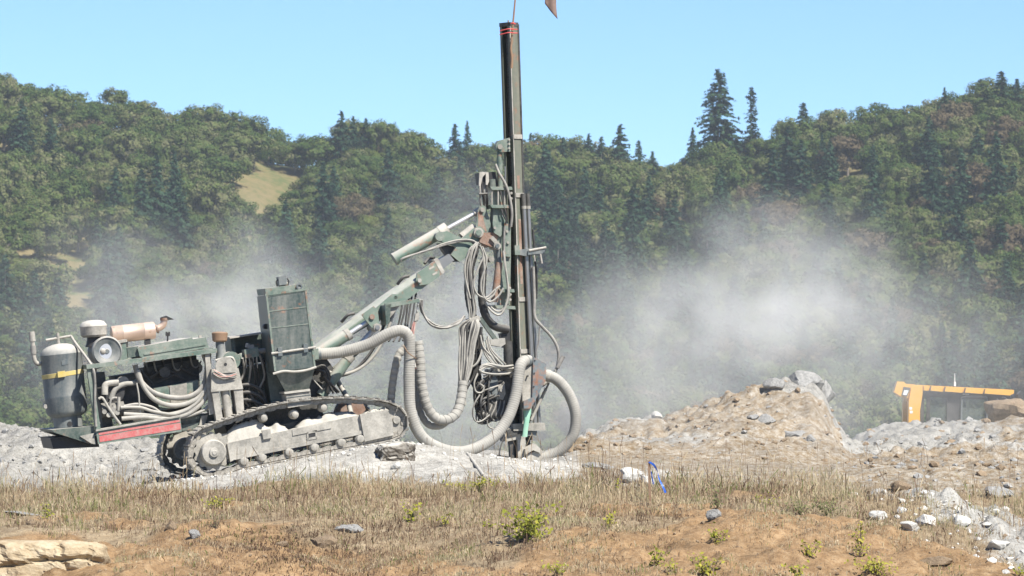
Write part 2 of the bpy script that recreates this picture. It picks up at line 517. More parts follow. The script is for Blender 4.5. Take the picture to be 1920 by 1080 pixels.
def ground_mat():
    m, nt, b, L = new_mat('quarry_soil')
    at_ = nt.nodes.new('ShaderNodeAttribute'); at_.attribute_name = 'soil'
    sp = nt.nodes.new('ShaderNodeSeparateColor'); L.new(at_.outputs['Color'], sp.inputs[0])
    geo = nt.nodes.new('ShaderNodeNewGeometry')
    P = geo.outputs['Position']
    n1 = noise_node(nt, 1.3, 6, 0.7, P); n2 = noise_node(nt, 9.0, 5, 0.7, P); n3 = noise_node(nt, 45.0, 3, 0.6, P)
    def thresh(s, w=0.45):
        v = math_node(nt, 'ADD', s, math_node(nt, 'MULTIPLY', math_node(nt, 'SUBTRACT', n2.outputs[0], 0.5), 1.3))
        return ramp_node(nt, v, [(0.5 - w / 2, 0.0), (0.5 + w / 2, 1.0)]).outputs[0]
    tan = ramp_node(nt, n2.outputs[0], [(0.3, (0.19, 0.135, 0.08)), (0.55, (0.30, 0.235, 0.15)), (0.75, (0.38, 0.31, 0.215))]).outputs[0]
    orange = ramp_node(nt, n2.outputs[0], [(0.28, (0.17, 0.102, 0.052)), (0.5, (0.28, 0.182, 0.096)), (0.75, (0.39, 0.28, 0.165))]).outputs[0]
    grey = ramp_node(nt, n2.outputs[0], [(0.28, (0.20, 0.195, 0.175)), (0.5, (0.32, 0.31, 0.28)), (0.72, (0.44, 0.42, 0.375))]).outputs[0]
    white = ramp_node(nt, n2.outputs[0], [(0.3, (0.31, 0.295, 0.26)), (0.6, (0.48, 0.46, 0.41))]).outputs[0]
    c = mix_node(nt, thresh(sp.outputs[1]), tan, orange)
    c = mix_node(nt, thresh(sp.outputs[0]), c, grey)
    c = mix_node(nt, thresh(sp.outputs[2]), c, white)
    sp2 = math_node(nt, 'MULTIPLY', ramp_node(nt, n3.outputs[0], [(0.34, 1.0), (0.46, 0.0)]).outputs[0], 0.6)
    c = mix_node(nt, sp2, c, (0.11, 0.085, 0.06))
    big = ramp_node(nt, n1.outputs[0], [(0.3, 0.68), (0.7, 1.15)]).outputs[0]
    mul = nt.nodes.new('ShaderNodeMix'); mul.data_type = 'RGBA'; mul.blend_type = 'MULTIPLY'; mul.inputs[0].default_value = 1.0
    L.new(c, mul.inputs[6]); L.new(big, mul.inputs[7])
    L.new(mul.outputs[2], b.inputs['Base Color'])
    b.inputs['Roughness'].default_value = 0.95
    b.inputs['Specular IOR Level'].default_value = 0.1
    bp = nt.nodes.new('ShaderNodeBump'); bp.inputs['Strength'].default_value = 0.9; bp.inputs['Distance'].default_value = 0.03
    h = math_node(nt, 'ADD', n2.outputs[0], math_node(nt, 'MULTIPLY', n3.outputs[0], 0.5))
    L.new(h, bp.inputs['Height']); L.new(bp.outputs[0], b.inputs['Normal'])
    return m

ground = grid_mesh('ground', X, Y, Zg, ground_mat())
ca = ground.data.color_attributes.new('soil', 'FLOAT_COLOR', 'POINT')
ca.data.foreach_set('color', np.stack([gr, orr, wh, np.ones_like(gr)], 1).astype(np.float32).ravel())
tag(ground, 'stripped quarry ground with grey rock dust, orange soil and spoil heaps', kind='structure')

# ------------------------------------------------------------------ wooded hill
SKY = [(-600, 60), (-200, 90), (0, 138), (60, 165), (110, 163), (160, 178), (210, 163), (260, 185), (310, 195), (380, 190), (430, 205), (465, 192), (495, 232), (560, 245), (620, 250), (660, 235), (720, 228), (770, 240), (810, 275), (850, 268), (900, 262), (960, 268), (1020, 262), (1080, 272), (1150, 272), (1200, 285), (1240, 298), (1290, 280), (1340, 262), (1420, 245), (1500, 222), (1560, 206), (1620, 200), (1700, 187), (1760, 175), (1830, 160), (1880, 142), (1920, 152), (2100, 110), (2500, 60)]
HY0, HY1 = 560.0, 850.0
def hill_z(x, y):
    x = np.asarray(x, float); y = np.asarray(y, float)
    px = 960 + F * x / (y - CAMY)
    s = np.clip((y - HY0) / (HY1 - HY0), 0, 1)
    rp = np.interp(px, [p[0] for p in SKY], [p[1] for p in SKY]) + 60
    py = 905 + (rp - 905) * s
    z = CAMZ + (700 - py) / F * (y - CAMY)
    z = z - np.clip(y - HY1, 0, None) * 0.18
    return z + 2.2 * fbm(x * 0.02, y * 0.02, 3)
hx = np.arange(-480, 481, 6.0); hy = np.arange(545, 1100, 6.0)
HX, HYg = np.meshgrid(hx, hy)
def hill_mat():
    m, nt, b, L = new_mat('dry_grass_slope')
    geo = nt.nodes.new('ShaderNodeNewGeometry')
    n = noise_node(nt, 0.09, 5, 0.65, geo.outputs['Position'])
    n2 = noise_node(nt, 0.9, 4, 0.6, geo.outputs['Position'])
    v = math_node(nt, 'ADD', math_node(nt, 'MULTIPLY', n.outputs[0], 0.6), math_node(nt, 'MULTIPLY', n2.outputs[0], 0.4))
    c = ramp_node(nt, v, [(0.40, (0.070, 0.095, 0.025)), (0.50, (0.15, 0.125, 0.05)), (0.64, (0.20, 0.155, 0.075))]).outputs[0]
    L.new(c, b.inputs['Base Color']); b.inputs['Roughness'].default_value = 0.95
    return m
hill = grid_mesh('hill', HX, HYg, hill_z(HX.ravel(), HYg.ravel()), hill_mat())
tag(hill, 'dry grassy hillside showing between the trees', kind='structure')

# ------------------------------------------------------------------ trees
def leaf_mat(name, cols, rnd=0.35):
    m, nt, b, L = new_mat(name)
    oi = nt.nodes.new('ShaderNodeObjectInfo')
    at_ = nt.nodes.new('ShaderNodeAttribute'); at_.attribute_name = 'tone'
    geo = nt.nodes.new('ShaderNodeNewGeometry')
    n = noise_node(nt, 0.35, 4, 0.7, geo.outputs['Position'])
    v = math_node(nt, 'ADD', math_node(nt, 'MULTIPLY', oi.outputs['Random'], rnd), math_node(nt, 'MULTIPLY', at_.outputs['Fac'], 0.6 - rnd * 0.4))
    v = math_node(nt, 'ADD', v, math_node(nt, 'MULTIPLY', n.outputs[0], 0.35), clamp=True)
    k = len(cols)
    c = ramp_node(nt, v, [(0.15 + 0.7 * i / (k - 1), cols[i]) for i in range(k)]).outputs[0]
    L.new(c, b.inputs['Base Color'])
    b.inputs['Roughness'].default_value = 0.8
    b.inputs['Specular IOR Level'].default_value = 0.15
    tr = nt.nodes.new('ShaderNodeBsdfTranslucent'); L.new(c, tr.inputs[0])
    mx = nt.nodes.new('ShaderNodeMixShader'); mx.inputs[0].default_value = 0.14
    L.new(b.outputs[0], mx.inputs[1]); L.new(tr.outputs[0], mx.inputs[2])
    L.new(mx.outputs[0], nt.nodes['Material Output'].inputs[0])
    return m
LM = {
    'oak': leaf_mat('oak_leaves', [(0.029, 0.058, 0.012), (0.052, 0.088, 0.019), (0.090, 0.116, 0.030), (0.152, 0.148, 0.070)]),
    'fir': leaf_mat('fir_needles', [(0.014, 0.038, 0.021), (0.025, 0.058, 0.031), (0.040, 0.080, 0.040)]),
    'madrone': leaf_mat('russet_leaves', [(0.080, 0.062, 0.034), (0.110, 0.083, 0.046), (0.118, 0.098, 0.050)]),
    'lime': leaf_mat('yellow_green_leaves', [(0.07, 0.10, 0.018), (0.11, 0.14, 0.03), (0.15, 0.16, 0.045)]),
}
M['bark'] = dusty('grey_bark', (0.17, 0.145, 0.12), 0.3, 0.1, 2.0, 0.9, dust=(0.30, 0.27, 0.23))

def quads_mesh(name, cen, nrm, size, tone, mat, aspect=0.7):
    """One leaf-clump diamond for every centre."""
    n = len(cen)
    nrm = nrm / np.linalg.norm(nrm, axis=1, keepdims=True)
    r = np.random.randn(n, 3)
    u = np.cross(nrm, r); u /= np.linalg.norm(u, axis=1, keepdims=True) + 1e-9
    w = np.cross(nrm, u)
    s = size[:, None]
    co = np.stack([cen - u * s, cen - w * s * aspect, cen + u * s, cen + w * s * aspect], 1).reshape(-1, 3)
    me = bpy.data.meshes.new(name)
    me.vertices.add(4 * n); me.vertices.foreach_set('co', co.astype(np.float32).ravel())
    me.loops.add(4 * n); me.loops.foreach_set('vertex_index', np.arange(4 * n, dtype=np.int32))
    me.polygons.add(n); me.polygons.foreach_set('loop_start', (np.arange(n) * 4).astype(np.int32))
    me.update(calc_edges=True)
    a = me.attributes.new('tone', 'FLOAT', 'FACE'); a.data.foreach_set('value', tone.astype(np.float32))
    me.materials.append(mat)
    return me

def broadleaf(seed):
    """Crown and trunk meshes of a rounded broadleaf tree, about 9 m high, base at the origin."""
    np.random.seed(seed); rs = random.Random(seed)
    cen, nrm, siz, tone = [], [], [], []
    nb = 58
    wx, wy, h = rs.uniform(4.4, 5.6), rs.uniform(4.4, 5.6), rs.uniform(3.4, 4.3)
    for k in range(nb):
        d = np.random.randn(3); d /= np.linalg.norm(d)
        if d[2] < -0.75: d[2] *= -0.5
        rr = rs.uniform(0.55, 1.0)
        c = np.array([d[0] * wx * rr, d[1] * wy * rr, 5.0 + d[2] * h * rr])
        R = rs.uniform(0.8, 1.6)
        m = int(72 * R)
        q = np.random.randn(m, 3); q /= np.linalg.norm(q, axis=1, keepdims=True)
        pos = c + q * R * np.random.uniform(0.55, 1.1, (m, 1)) * np.array([1, 1, 0.75])
        cen.append(pos); nrm.append(q * 0.75 + d * 0.55 + np.random.randn(m, 3) * 0.38 + np.array([0, 0, 0.25]))
        siz.append(np.random.uniform(0.15, 0.33, m)); tone.append(np.clip(rs.uniform(0, 1) + np.random.randn(m) * 0.16, 0, 1))
    crown = quads_mesh('crown', np.concatenate(cen), np.concatenate(nrm), np.concatenate(siz), np.concatenate(tone), LM['oak'])
    mb = MB()
    mb.tube([(0, 0, -1.0), (0.1, 0, 1.5), (rs.uniform(-.4, .4), rs.uniform(-.3, .3), 4.6)], 0.30, 7, 0.5, taper=0.12)
    for k in range(5):
        a = k * 1.26 + rs.random()
        mb.tube([(0.1, 0, 1.6 + 0.3 * k), (1.3 * math.cos(a), 1.3 * math.sin(a), 3.2 + 0.3 * k), (2.9 * math.cos(a), 2.9 * math.sin(a), 4.6 + 0.4 * k)], 0.14, 5, 0.6, taper=0.05)
    t = mb.build('trunk', M['bark'])
    C.objects.unlink(t)
    return crown, t.data

def conifer(seed, H=14.0, R=2.7, sparse=1.0, wob=0.25, top=1.0):
    np.random.seed(seed); rs = random.Random(seed)
    cen, nrm, siz, tone = [], [], [], []
    z = 1.2
    while z < H:
        f = z / H
        rad = R * (1 - f) ** (0.85 * top) * rs.uniform(1 - wob, 1 + wob) + 0.12
        nbr = max(4, int((5 + 7 * (1 - f)) * sparse))
        for k in range(nbr):
            a = rs.uniform(0, 2 * PI); L = rad * rs.uniform(0.7, 1.1)
            m = max(3, int(7 * L + 2))
            s = np.linspace(0.15, 1, m)
            droop = -0.22 * L * s ** 1.6 + 0.12
            pos = np.stack([np.cos(a) * L * s, np.sin(a) * L * s, z + droop], 1) + np.random.randn(m, 3) * 0.10
            nn = np.stack([np.cos(a) * 0.4 * np.ones(m), np.sin(a) * 0.4 * np.ones(m), np.ones(m)], 1) + np.random.randn(m, 3) * 0.45
            cen.append(pos); nrm.append(nn)
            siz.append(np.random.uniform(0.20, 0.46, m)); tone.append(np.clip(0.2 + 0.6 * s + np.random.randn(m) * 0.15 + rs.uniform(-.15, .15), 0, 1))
        z += rs.uniform(0.34, 0.52)
    crown = quads_mesh('crown', np.concatenate(cen), np.concatenate(nrm), np.concatenate(siz), np.concatenate(tone), LM['fir'], 0.6)
    mb = MB(); mb.tube([(0, 0, -1.0), (0.03, 0, H * 0.5), (0, 0.02, H * 0.97)], 0.22, 7, 1.0, taper=0.03)
    t = mb.build('trunk', M['bark']); C.objects.unlink(t)
    return crown, t.data

OAKS = [broadleaf(100 + i) for i in range(7)]
FIRS = [conifer(200 + i, 14, random.uniform(3.7, 4.6)) for i in range(4)]
def recolour(pair, mat):
    c = pair[0].copy(); c.materials.clear(); c.materials.append(mat); return (c, pair[1])
MADR = [recolour(OAKS[i], LM['madrone']) for i in (0, 3)]
LIME = [recolour(OAKS[i], LM['lime']) for i in (1, 4)]
BIGFIR = conifer(311, 19, 3.9, 1.15, 0.35, 0.5)
THINFIR = conifer(317, 17, 2.0, 0.6, 0.5, 0.6)

def place_tree(name, pair, loc, sc, rz, label, group=None, cat='tree'):
    r = bpy.data.objects.new(name, None); C.objects.link(r)
    r.location = loc; r.rotation_euler = (0, 0, rz)
    r.scale = sc if isinstance(sc, tuple) else (sc, sc, sc)
    for nm, me in (('trunk', pair[1]), ('crown', pair[0])):
        o = bpy.data.objects.new(nm, me); C.objects.link(o); o.parent = r
    tag(r, label, cat, group)
    return r

def in_poly(x, y, poly):
    c = False
    for (x0, y0), (x1, y1) in zip(poly, poly[1:] + poly[:1]):
        if (y0 > y) != (y1 > y) and x < (x1 - x0) * (y - y0) / (y1 - y0) + x0: c = not c
    return c
CLEAR = [[(430, 366), (460, 346), (500, 333), (548, 322), (553, 345), (540, 366), (500, 374), (468, 384), (462, 402), (454, 400), (452, 376)],
         [(118, 484), (172, 484), (150, 508), (130, 545), (104, 548), (126, 520)]]
def blocks_clearing(p, h, r):
    for k in (0.02, 0.3, 0.55, 0.78):
        for s in (-0.5, 0, 0.5):
            q = to_px((p[0] + r * s, p[1], p[2] + h * k))
            if any(in_poly(q[0], q[1], P) for P in CLEAR): return True
    return False

rt = random.Random(11)
hand = [  # kind, column, row of the top, width factor, label
    ('big', 1347, 133, 1.0, 'tallest fir on the skyline, broad and ragged, standing clear of the ridge'),
    ('thin', 1409, 163, 1.0, 'thin sparse fir on the skyline beside the tallest broad fir'),
    ('fir', 640, 208, 1.0, 'pointed fir, tallest of three on the crest above the grass clearing'),
    ('fir', 662, 218, 0.8, 'narrow fir, middle of three on the crest above the grass clearing'),
    ('fir', 686, 222, 0.8, 'short fir, third of three on the crest, touching a rounded oak'),
    ('fir', 853, 233, 1.0, 'dark fir on the crest just behind its slimmer neighbour, before the mast'),
    ('fir', 876, 229, 0.7, 'slim fir on the crest nearest the steel mast on its cab side'),
    ('fir', 995, 250, 0.8, 'small fir tip showing on the crest right beside the steel mast'),
    ('fir', 1056, 258, 0.9, 'low fir on the crest past the mast, first before the dip'),
    ('fir', 1104, 251, 0.9, 'middle fir of the small firs on the crest past the mast'),
    ('fir', 1128, 256, 0.8, 'small fir on the crest beside the large fir past the mast'),
    ('fir', 1163, 234, 1.3, 'large dark fir on the crest where the ridge dips past the mast'),
    ('fir', 1198, 264, 0.9, 'fir on the descending side of the dip in the ridge'),
    ('fir', 1224, 284, 0.8, 'lowest small fir at the bottom of the dip in the ridge'),
    ('fir', 1299, 240, 0.9, 'small dark fir on the skyline below the tallest broad fir'),
    ('fir', 1507, 193, 1.2, 'dark cone-shaped fir on the skyline past the thin sparse fir'),
    ('fir', 1772, 166, 0.8, 'hazy fir tip on the high end of the ridge, first of four'),
    ('fir', 1840, 148, 0.9, 'hazy fir on the high end of the ridge before the highest one'),
    ('fir', 1879, 134, 1.5, 'hazy broad fir, highest point of the high end of the ridge'),
    ('fir', 1908, 150, 1.2, 'hazy fir at the picture edge on the high end of the ridge'),
]
TREES = []
for kind, px, top, wf, label in hand:
    Yt = HY1 - 2 if kind != 'fir' else HY1 - rt.uniform(0, 14)
    x = (px - 960) / F * (Yt - CAMY)
    z = float(hill_z(np.array([x]), np.array([Yt]))[0])
    ht = CAMZ + (700 - top) / F * (Yt - CAMY) - z
    pair, H = {'big': (BIGFIR, 19), 'thin': (THINFIR, 17), 'fir': (rt.choice(FIRS), 14)}[kind]
    s = ht / H
    w = s * wf if kind == 'fir' else (1.5 if kind == 'big' else 1.3)
    if kind == 'fir': w = max(w, 0.95 * wf)
    place_tree('fir_tree', pair, (x, Yt, z), (w, w, s), rt.uniform(0, 6.28), label)

cand = []
STEP = 8.4
yy = HY0 + 4
row = 0
while yy < HY1 + 16:
    xx = -318 + (row % 2) * STEP / 2
    while xx < 318:
        x = xx + rt.uniform(-2.6, 2.6); y = yy + rt.uniform(-2.6, 2.6)
        px = 960 + F * x / (y - CAMY)
        if -2600 < px < 4500:
            u = rt.random()
            right = px > 960
            cn = fbm(np.array([x * 0.03]), np.array([y * 0.03]), 2)[0]
            if u < (0.32 if right else 0.13) + cn * 0.6: k = 'fir'
            elif u > 1 - (0.09 if right else 0.015): k = 'madrone'
            elif u > 1 - (0.105 if right else 0.035): k = 'lime'
            else: k = 'oak'
            z = float(hill_z(np.array([x]), np.array([y]))[0])
            s = rt.uniform(0.72, 1.12)
            if k == 'lime': s *= 0.7
            if k == 'fir': s *= 1.12
            h = (14 if k == 'fir' else 9) * s
            if y > HY1 - 40 and k == 'fir':
                if y > HY1 - 26 or rt.random() < 0.7: k = 'oak'; s /= 1.12; h = 9 * s
                else: s *= 0.72; h *= 0.72
            r = (2.6 if k == 'fir' else 4.8) * s
            if not blocks_clearing((x, y, z), h, r):
                cand.append((k, x, y, z, s, px))
        xx += STEP
    yy += STEP * 0.92
    row += 1
GROUPS = {
    'oak': ('oak_tree', 'olive green round-crowned oak in the woods covering the hillside', 'oaks covering the hillside'),
    'fir': ('fir_tree', 'dark green fir standing among the oaks below the skyline', 'firs scattered through the hillside woods'),
    'madrone': ('madrone_tree', 'russet brown broadleaf tree among the green hillside woods', 'russet trees on the hillside'),
    'lime': ('broadleaf_tree', 'bright yellow-green small tree among the darker hillside oaks', 'yellow-green trees on the hillside'),
}
oaks = [c for c in cand if c[0] == 'oak' and 0 <= c[5] <= 1920]
oaks.sort(key=lambda c: -(c[4] * 60 + (c[2] - HY0) * 0.25))
solo = set(id(c) for c in oaks[:290])
stuffc = []
for c in cand:
    k, x, y, z, s, px = c
    inview = -40 <= px <= 1960
    if (k == 'oak' and id(c) not in solo) or not inview:
        stuffc.append(c); continue
    pair = rt.choice({'oak': OAKS, 'fir': FIRS, 'madrone': MADR, 'lime': LIME}[k])
    nm, lab, grp = GROUPS[k]
    place_tree(nm, pair, (x, y, z - 0.3), (s * rt.uniform(.9, 1.15), s * rt.uniform(.9, 1.15), s * rt.uniform(.85, 1.1)), rt.uniform(0, 6.28), lab, grp)

# the rest of the wood, a mass nobody could count: one object
def forest_mass(items):
    col = bpy.data.collections.new('forest_source')          # never linked to the scene
    for i, (cm, tm) in enumerate(OAKS):
        o = bpy.data.objects.new('forest_source_%d' % i, cm); col.objects.link(o)
    me = bpy.data.meshes.new('forest')
    n = len(items)
    me.vertices.add(n)
    me.vertices.foreach_set('co', np.array([(x, y, z - 0.3) for (k, x, y, z, s, px) in items], np.float32).ravel())
    a = me.attributes.new('tree_scale', 'FLOAT', 'POINT'); a.data.foreach_set('value', [c[4] for c in items])
    a = me.attributes.new('tree_turn', 'FLOAT', 'POINT'); a.data.foreach_set('value', [rt.uniform(0, 6.28) for _ in items])
    a = me.attributes.new('tree_kind', 'INT', 'POINT'); a.data.foreach_set('value', [rt.randrange(len(OAKS)) for _ in items])
    o = bpy.data.objects.new('forest', me); C.objects.link(o)
    ng = bpy.data.node_groups.new('forest_scatter', 'GeometryNodeTree')
    ng.interface.new_socket('Geometry', in_out='INPUT', socket_type='NodeSocketGeometry')
    ng.interface.new_socket('Geometry', in_out='OUTPUT', socket_type='NodeSocketGeometry')
    N = ng.nodes; L = ng.links
    gi, go = N.new('NodeGroupInput'), N.new('NodeGroupOutput')
    ip, ci = N.new('GeometryNodeInstanceOnPoints'), N.new('GeometryNodeCollectionInfo')
    ci.inputs['Collection'].default_value = col
    ci.inputs['Separate Children'].default_value = True; ci.inputs['Reset Children'].default_value = True
    def att(nm, ty):
        q = N.new('GeometryNodeInputNamedAttribute'); q.data_type = ty; q.inputs['Name'].default_value = nm; return q.outputs['Attribute']
    cx = N.new('ShaderNodeCombineXYZ'); L.new(att('tree_turn', 'FLOAT'), cx.inputs[2])
    er = N.new('FunctionNodeEulerToRotation'); L.new(cx.outputs[0], er.inputs[0])
    L.new(gi.outputs[0], ip.inputs['Points']); L.new(ci.outputs[0], ip.inputs['Instance'])
    ip.inputs['Pick Instance'].default_value = True
    L.new(att('tree_kind', 'INT'), ip.inputs['Instance Index'])
    L.new(er.outputs[0], ip.inputs['Rotation']); L.new(att('tree_scale', 'FLOAT'), ip.inputs['Scale'])
    L.new(ip.outputs[0], go.inputs[0])
    md = o.modifiers.new('scatter', 'NODES'); md.node_group = ng
    tag(o, 'crowded lower oak wood filling the gaps on the hillside', 'wood', kind='stuff')
forest_mass(stuffc)
print('TREES', len(cand), 'stuff', len(stuffc))

# ------------------------------------------------------------------ the drill rig
M['boom_top'] = dusty('dusty_lit_boom_top', (0.16, 0.22, 0.17), 0.55, 0.55, 3.0, 0.7, rust=0.2, dust=(0.44, 0.43, 0.37))  # dust, plus the top's sunlit paleness put into the green
K = 1 / 130.0                                   # metres per photo pixel at the rig
rigM = Matrix.Translation(O0) @ Matrix.Rotation(YAW, 4, 'Z')
rig = empty('drill_rig', rigM)
tag(rig, 'dusty green crawler drill rig with tall steel mast standing on the knoll', 'drill rig')

def prism_obj(name, pts, v0, v1, mat, parent=rig, smooth=None):
    return MB().prism(pts, v0, v1).build(name, M[mat], parent, smooth)
def rod_obj(name, a, b, rpx, mat, parent=rig, r2=None, n=14):
    return MB().cyl(g(*a), g(*b), rpx * K, None if r2 is None else r2 * K, n).build(name, M[mat], parent, 40)
def disc_obj(name, px, py, v0, v1, rpx, mat, parent=rig, n=20):
    return MB().cyl(g(px, py, v0), g(px, py, v0) + PX * (v1 - v0), rpx * K, None, n).build(name, M[mat], parent, 40)
def hose_obj(name, pts, rpx, mat, parent=rig, n=8, ribs=None, v=None):
    P = [g(p[0], p[1], p[2] if len(p) > 2 else v) for p in pts]
    return MB().tube(P, rpx * K, n, 0.04, ribs).build(name, M[mat], parent, 60)
rh = random.Random(5)
def jig(pts, a):
    return [(p[0] + rh.uniform(-a, a), p[1] + rh.uniform(-a, a)) + ((p[2] + rh.uniform(-a, a) * K,) if len(p) > 2 else ()) for p in pts]

# ---- crawler tracks
LOOP = [(352, 838), (364, 812), (390, 798), (430, 784), (480, 768), (530, 756), (590, 749), (650, 747), (710, 752), (742, 764), (757, 785), (753, 808), (734, 822),
        (690, 832), (640, 841), (580, 852), (520, 864), (460, 877), (420, 889), (392, 895), (366, 883), (351, 862)]
def shoe_meshes():
    a = MB()
    L, W = 0.158, 0.42
    def bx(x0, x1, y0, y1, z0, z1):
        a.box8([(x0, y0, z0), (x1, y0, z0), (x1, y1, z0), (x0, y1, z0), (x0, y0, z1), (x1, y0, z1), (x1, y1, z1), (x0, y1, z1)])
    bx(-L / 2, L / 2, -W / 2, W / 2, 0.0, 0.020)
    bx(-L / 2, -L / 2 + 0.028, -W / 2 + 0.002, W / 2 - 0.002, 0.020, 0.038)
    bx(L * 0.1, L * 0.1 + 0.02, -W / 2 + 0.002, W / 2 - 0.002, 0.020, 0.030)
    for s in (-1, 1):
        y0, y1 = (-0.125, -0.085) if s < 0 else (0.085, 0.125)
        pts = [(-L / 2 - .01, y0, -0.012), (-L / 2, y0, -0.062), (-0.03, y0, -0.075), (0.03, y0, -0.075), (L / 2, y0, -0.062), (L / 2 + .01, y0, -0.012)]
        a.extr(pts, Vector((0, y1 - y0, 0)))
    o = a.build('track_shoe', M['shoe']); C.objects.unlink(o)
    return o.data
SHOE = shoe_meshes()
def lump(name, pts_px, v0, v1, hpx, parent, seed):
    """Dirt lying on a ledge: a rough ridge whose foot follows the given line of pixels."""
    rs = np.random.RandomState(seed)
    n, m = 46, 9
    pts = [Vector(p) for p in spline([g(x, y, v0) for x, y in pts_px], 0.02)]
    idx = np.linspace(0, len(pts) - 1, n).astype(int)
    mb = MB(); vs = []
    for i, k in enumerate(idx):
        for j in range(m):
            s = j / (m - 1); e = math.sin(PI * i / (n - 1)) ** 0.4
            prof = math.sin(PI * min(1, max(0, s))) ** 0.55
            h = hpx[0] + (hpx[1] - hpx[0]) * i / (n - 1)
            nz = 0.8 + 0.7 * float(fbm(np.array([i * 0.13 + seed]), np.array([j * 0.25]), 3)[0])
            vs.append(pts[k] + PX * (v1 - v0) * s + ZZ * (h * K * prof * e * max(0.15, nz) - 0.01))
    fs = [(i * m + j, (i + 1) * m + j, (i + 1) * m + j + 1, i * m + j + 1) for i in range(n - 1) for j in range(m - 1)]
    mb.add(vs, fs)
    return mb.build(name, M['cake'], parent, 180, loose=True)

def crawler(off, near):
    tr = empty('crawler_track', parent=rig)
    sh = lambda v: v + off
    path = spline([g(x, y, 0.21) for x, y in LOOP] + [g(*LOOP[0], 0.21)], 0.01)
    path = [p + PX * off for p in path]
    seg = [0.0]
    for a, b in zip(path[:-1], path[1:]): seg.append(seg[-1] + (b - a).length)
    n = int(round(seg[-1] / 0.166))
    cen = sum(path, Vector()) / len(path)
    def pos(d):
        d = d % seg[-1]
        i = min(np.searchsorted(seg, d), len(path) - 1)
        i = max(i, 1)
        t = (d - seg[i - 1]) / max(1e-6, seg[i] - seg[i - 1])
        return path[i - 1].lerp(path[i], t)
    for k in range(n):
        d = (k + 0.5) * seg[-1] / n
        p = pos(d); t = (pos(d + 0.05) - pos(d - 0.05)).normalized()
        nrm = t.cross(PX).normalized()
        if nrm.dot(p - cen) < 0: nrm = -nrm
        y = nrm.cross(t)
        R = Matrix((t, y, nrm)).transposed().to_4x4()
        R.translation = p
        o = bpy.data.objects.new('track_shoe', SHOE); C.objects.link(o)
        o.parent = tr
        o.matrix_basis = XF[rig.name] @ R
    def gg(px, py, v): return g(px, py, v) + PX * off
    # sprocket with teeth
    mb = MB()
    c = gg(398, 846, 0.12)
    prof = []
    for k in range(52):
        r = (36.5 if k % 4 in (1, 2) else 32) * K
        a = 2 * PI * k / 52
        prof.append(c + AX * math.cos(a) * r + ZZ * math.sin(a) * r)
    mb.extr(prof, PX * 0.06)
    mb.build('sprocket', M['pale'], tr, 30)
    MB().lathe(gg(398, 848, 0.14), -PX, [(0, 24 * K), (0.13, 24 * K), (0.155, 22 * K), (0.155, 9 * K), (0.185, 8.5 * K), (0.19, 5 * K), (0.20, 4 * K)], 28).build('final_drive', M['pale'], tr, 35)
    MB().lathe(gg(737, 787, 0.32), -PX, [(0, 24 * K), (0.05, 26 * K), (0.17, 26 * K), (0.22, 24 * K), (0.22, 8 * K), (0.26, 7 * K)], 26).build('idler_wheel', M['pale'], tr, 35)
    # beam of the track frame
    mb = MB()
    for pts, a, b in (([(430, 830), (674, 778), (682, 812), (437, 860)], 0.10, 0.36), ([(436, 856), (683, 806), (684, 813), (437, 863)], 0.075, 0.10),
                      ([(426, 832), (436, 829), (441, 861), (432, 866)], 0.06, 0.37), ([(395, 815), (440, 812), (440, 846), (395, 850)], 0.20, 0.30)):
        front = [gg(x, y, a) for x, y in pts]
        mb.extr(front, PX * (b - a))
    mb.build('track_frame', M['pale'], tr)
    mb = MB(); mb.extr([gg(x, y, 0.045) for x, y in ((675, 777), (727, 768), (736, 790), (738, 816), (684, 828))], PX * 0.06)
    mb.build('guard_plate', M['pale'], tr)
    for px, py in ((452, 864), (486, 857), (536, 847), (584, 838), (634, 829), (670, 822)):
        MB().lathe(gg(px, py, 0.30), -PX, [(0, 8 * K), (0.04, 10 * K), (0.19, 10 * K), (0.22, 7 * K), (0.25, 7 * K), (0.26, 4 * K)], 14).build('track_roller', M['pale'], tr, 35)
    for px, py in ((490, 783), (548, 777), (602, 764)):
        MB().lathe(gg(px, py, 0.28), -PX, [(0, 6 * K), (0.03, 9 * K), (0.14, 9 * K), (0.17, 6 * K), (0.22, 6 * K), (0.23, 3 * K)], 14).build('carrier_roller', M['pale'], tr, 35)
    if near:
        mb = MB()
        for pts in (((575, 810), (594, 806), (595, 810), (575, 814)), ((575, 822), (594, 818), (595, 822), (576, 826)), ((575, 810), (578, 810), (579, 826), (576, 826)), ((591, 807), (594, 806), (595, 822), (592, 823))):
            mb.prism(pts, 0.085, 0.10)
        mb.build('slot_rim', M['pale'], tr)
        prism_obj('slot', [(578, 812), (592, 809), (592, 820), (579, 823)], 0.094, 0.1, 'black', tr)
        prism_obj('bracket_block', [(491, 807), (507, 804), (509, 821), (494, 824)], 0.06, 0.11, 'pale', tr)
        prism_obj('wear_strip', [(548, 806), (620, 792), (621, 803), (549, 817)], 0.085, 0.1, 'pale', tr)
        lump('caked_dirt', [(424, 832), (480, 822), (545, 808)], 0.12, 0.40, (46, 26), tr, 3)
        lump('caked_dirt', [(556, 806), (610, 794), (676, 779)], 0.115, 0.42, (24, 22), tr, 8)
        lump('caked_dirt', [(676, 779), (700, 774), (730, 768)], 0.05, 0.16, (8, 9), tr, 12)
    return tr
crawler(0.0, True)
crawler(2.4, False)
prism_obj('axle_beam', [(500, 800), (560, 790), (565, 830), (505, 840)], 0.36, 2.5, 'engine')
disc_obj('brown_hub', 658, 775, 1.2, 1.35, 30, 'rusty')
prism_obj('undercarriage', [(410, 770), (600, 745), (610, 800), (430, 822)], 0.55, 1.6, 'engine')

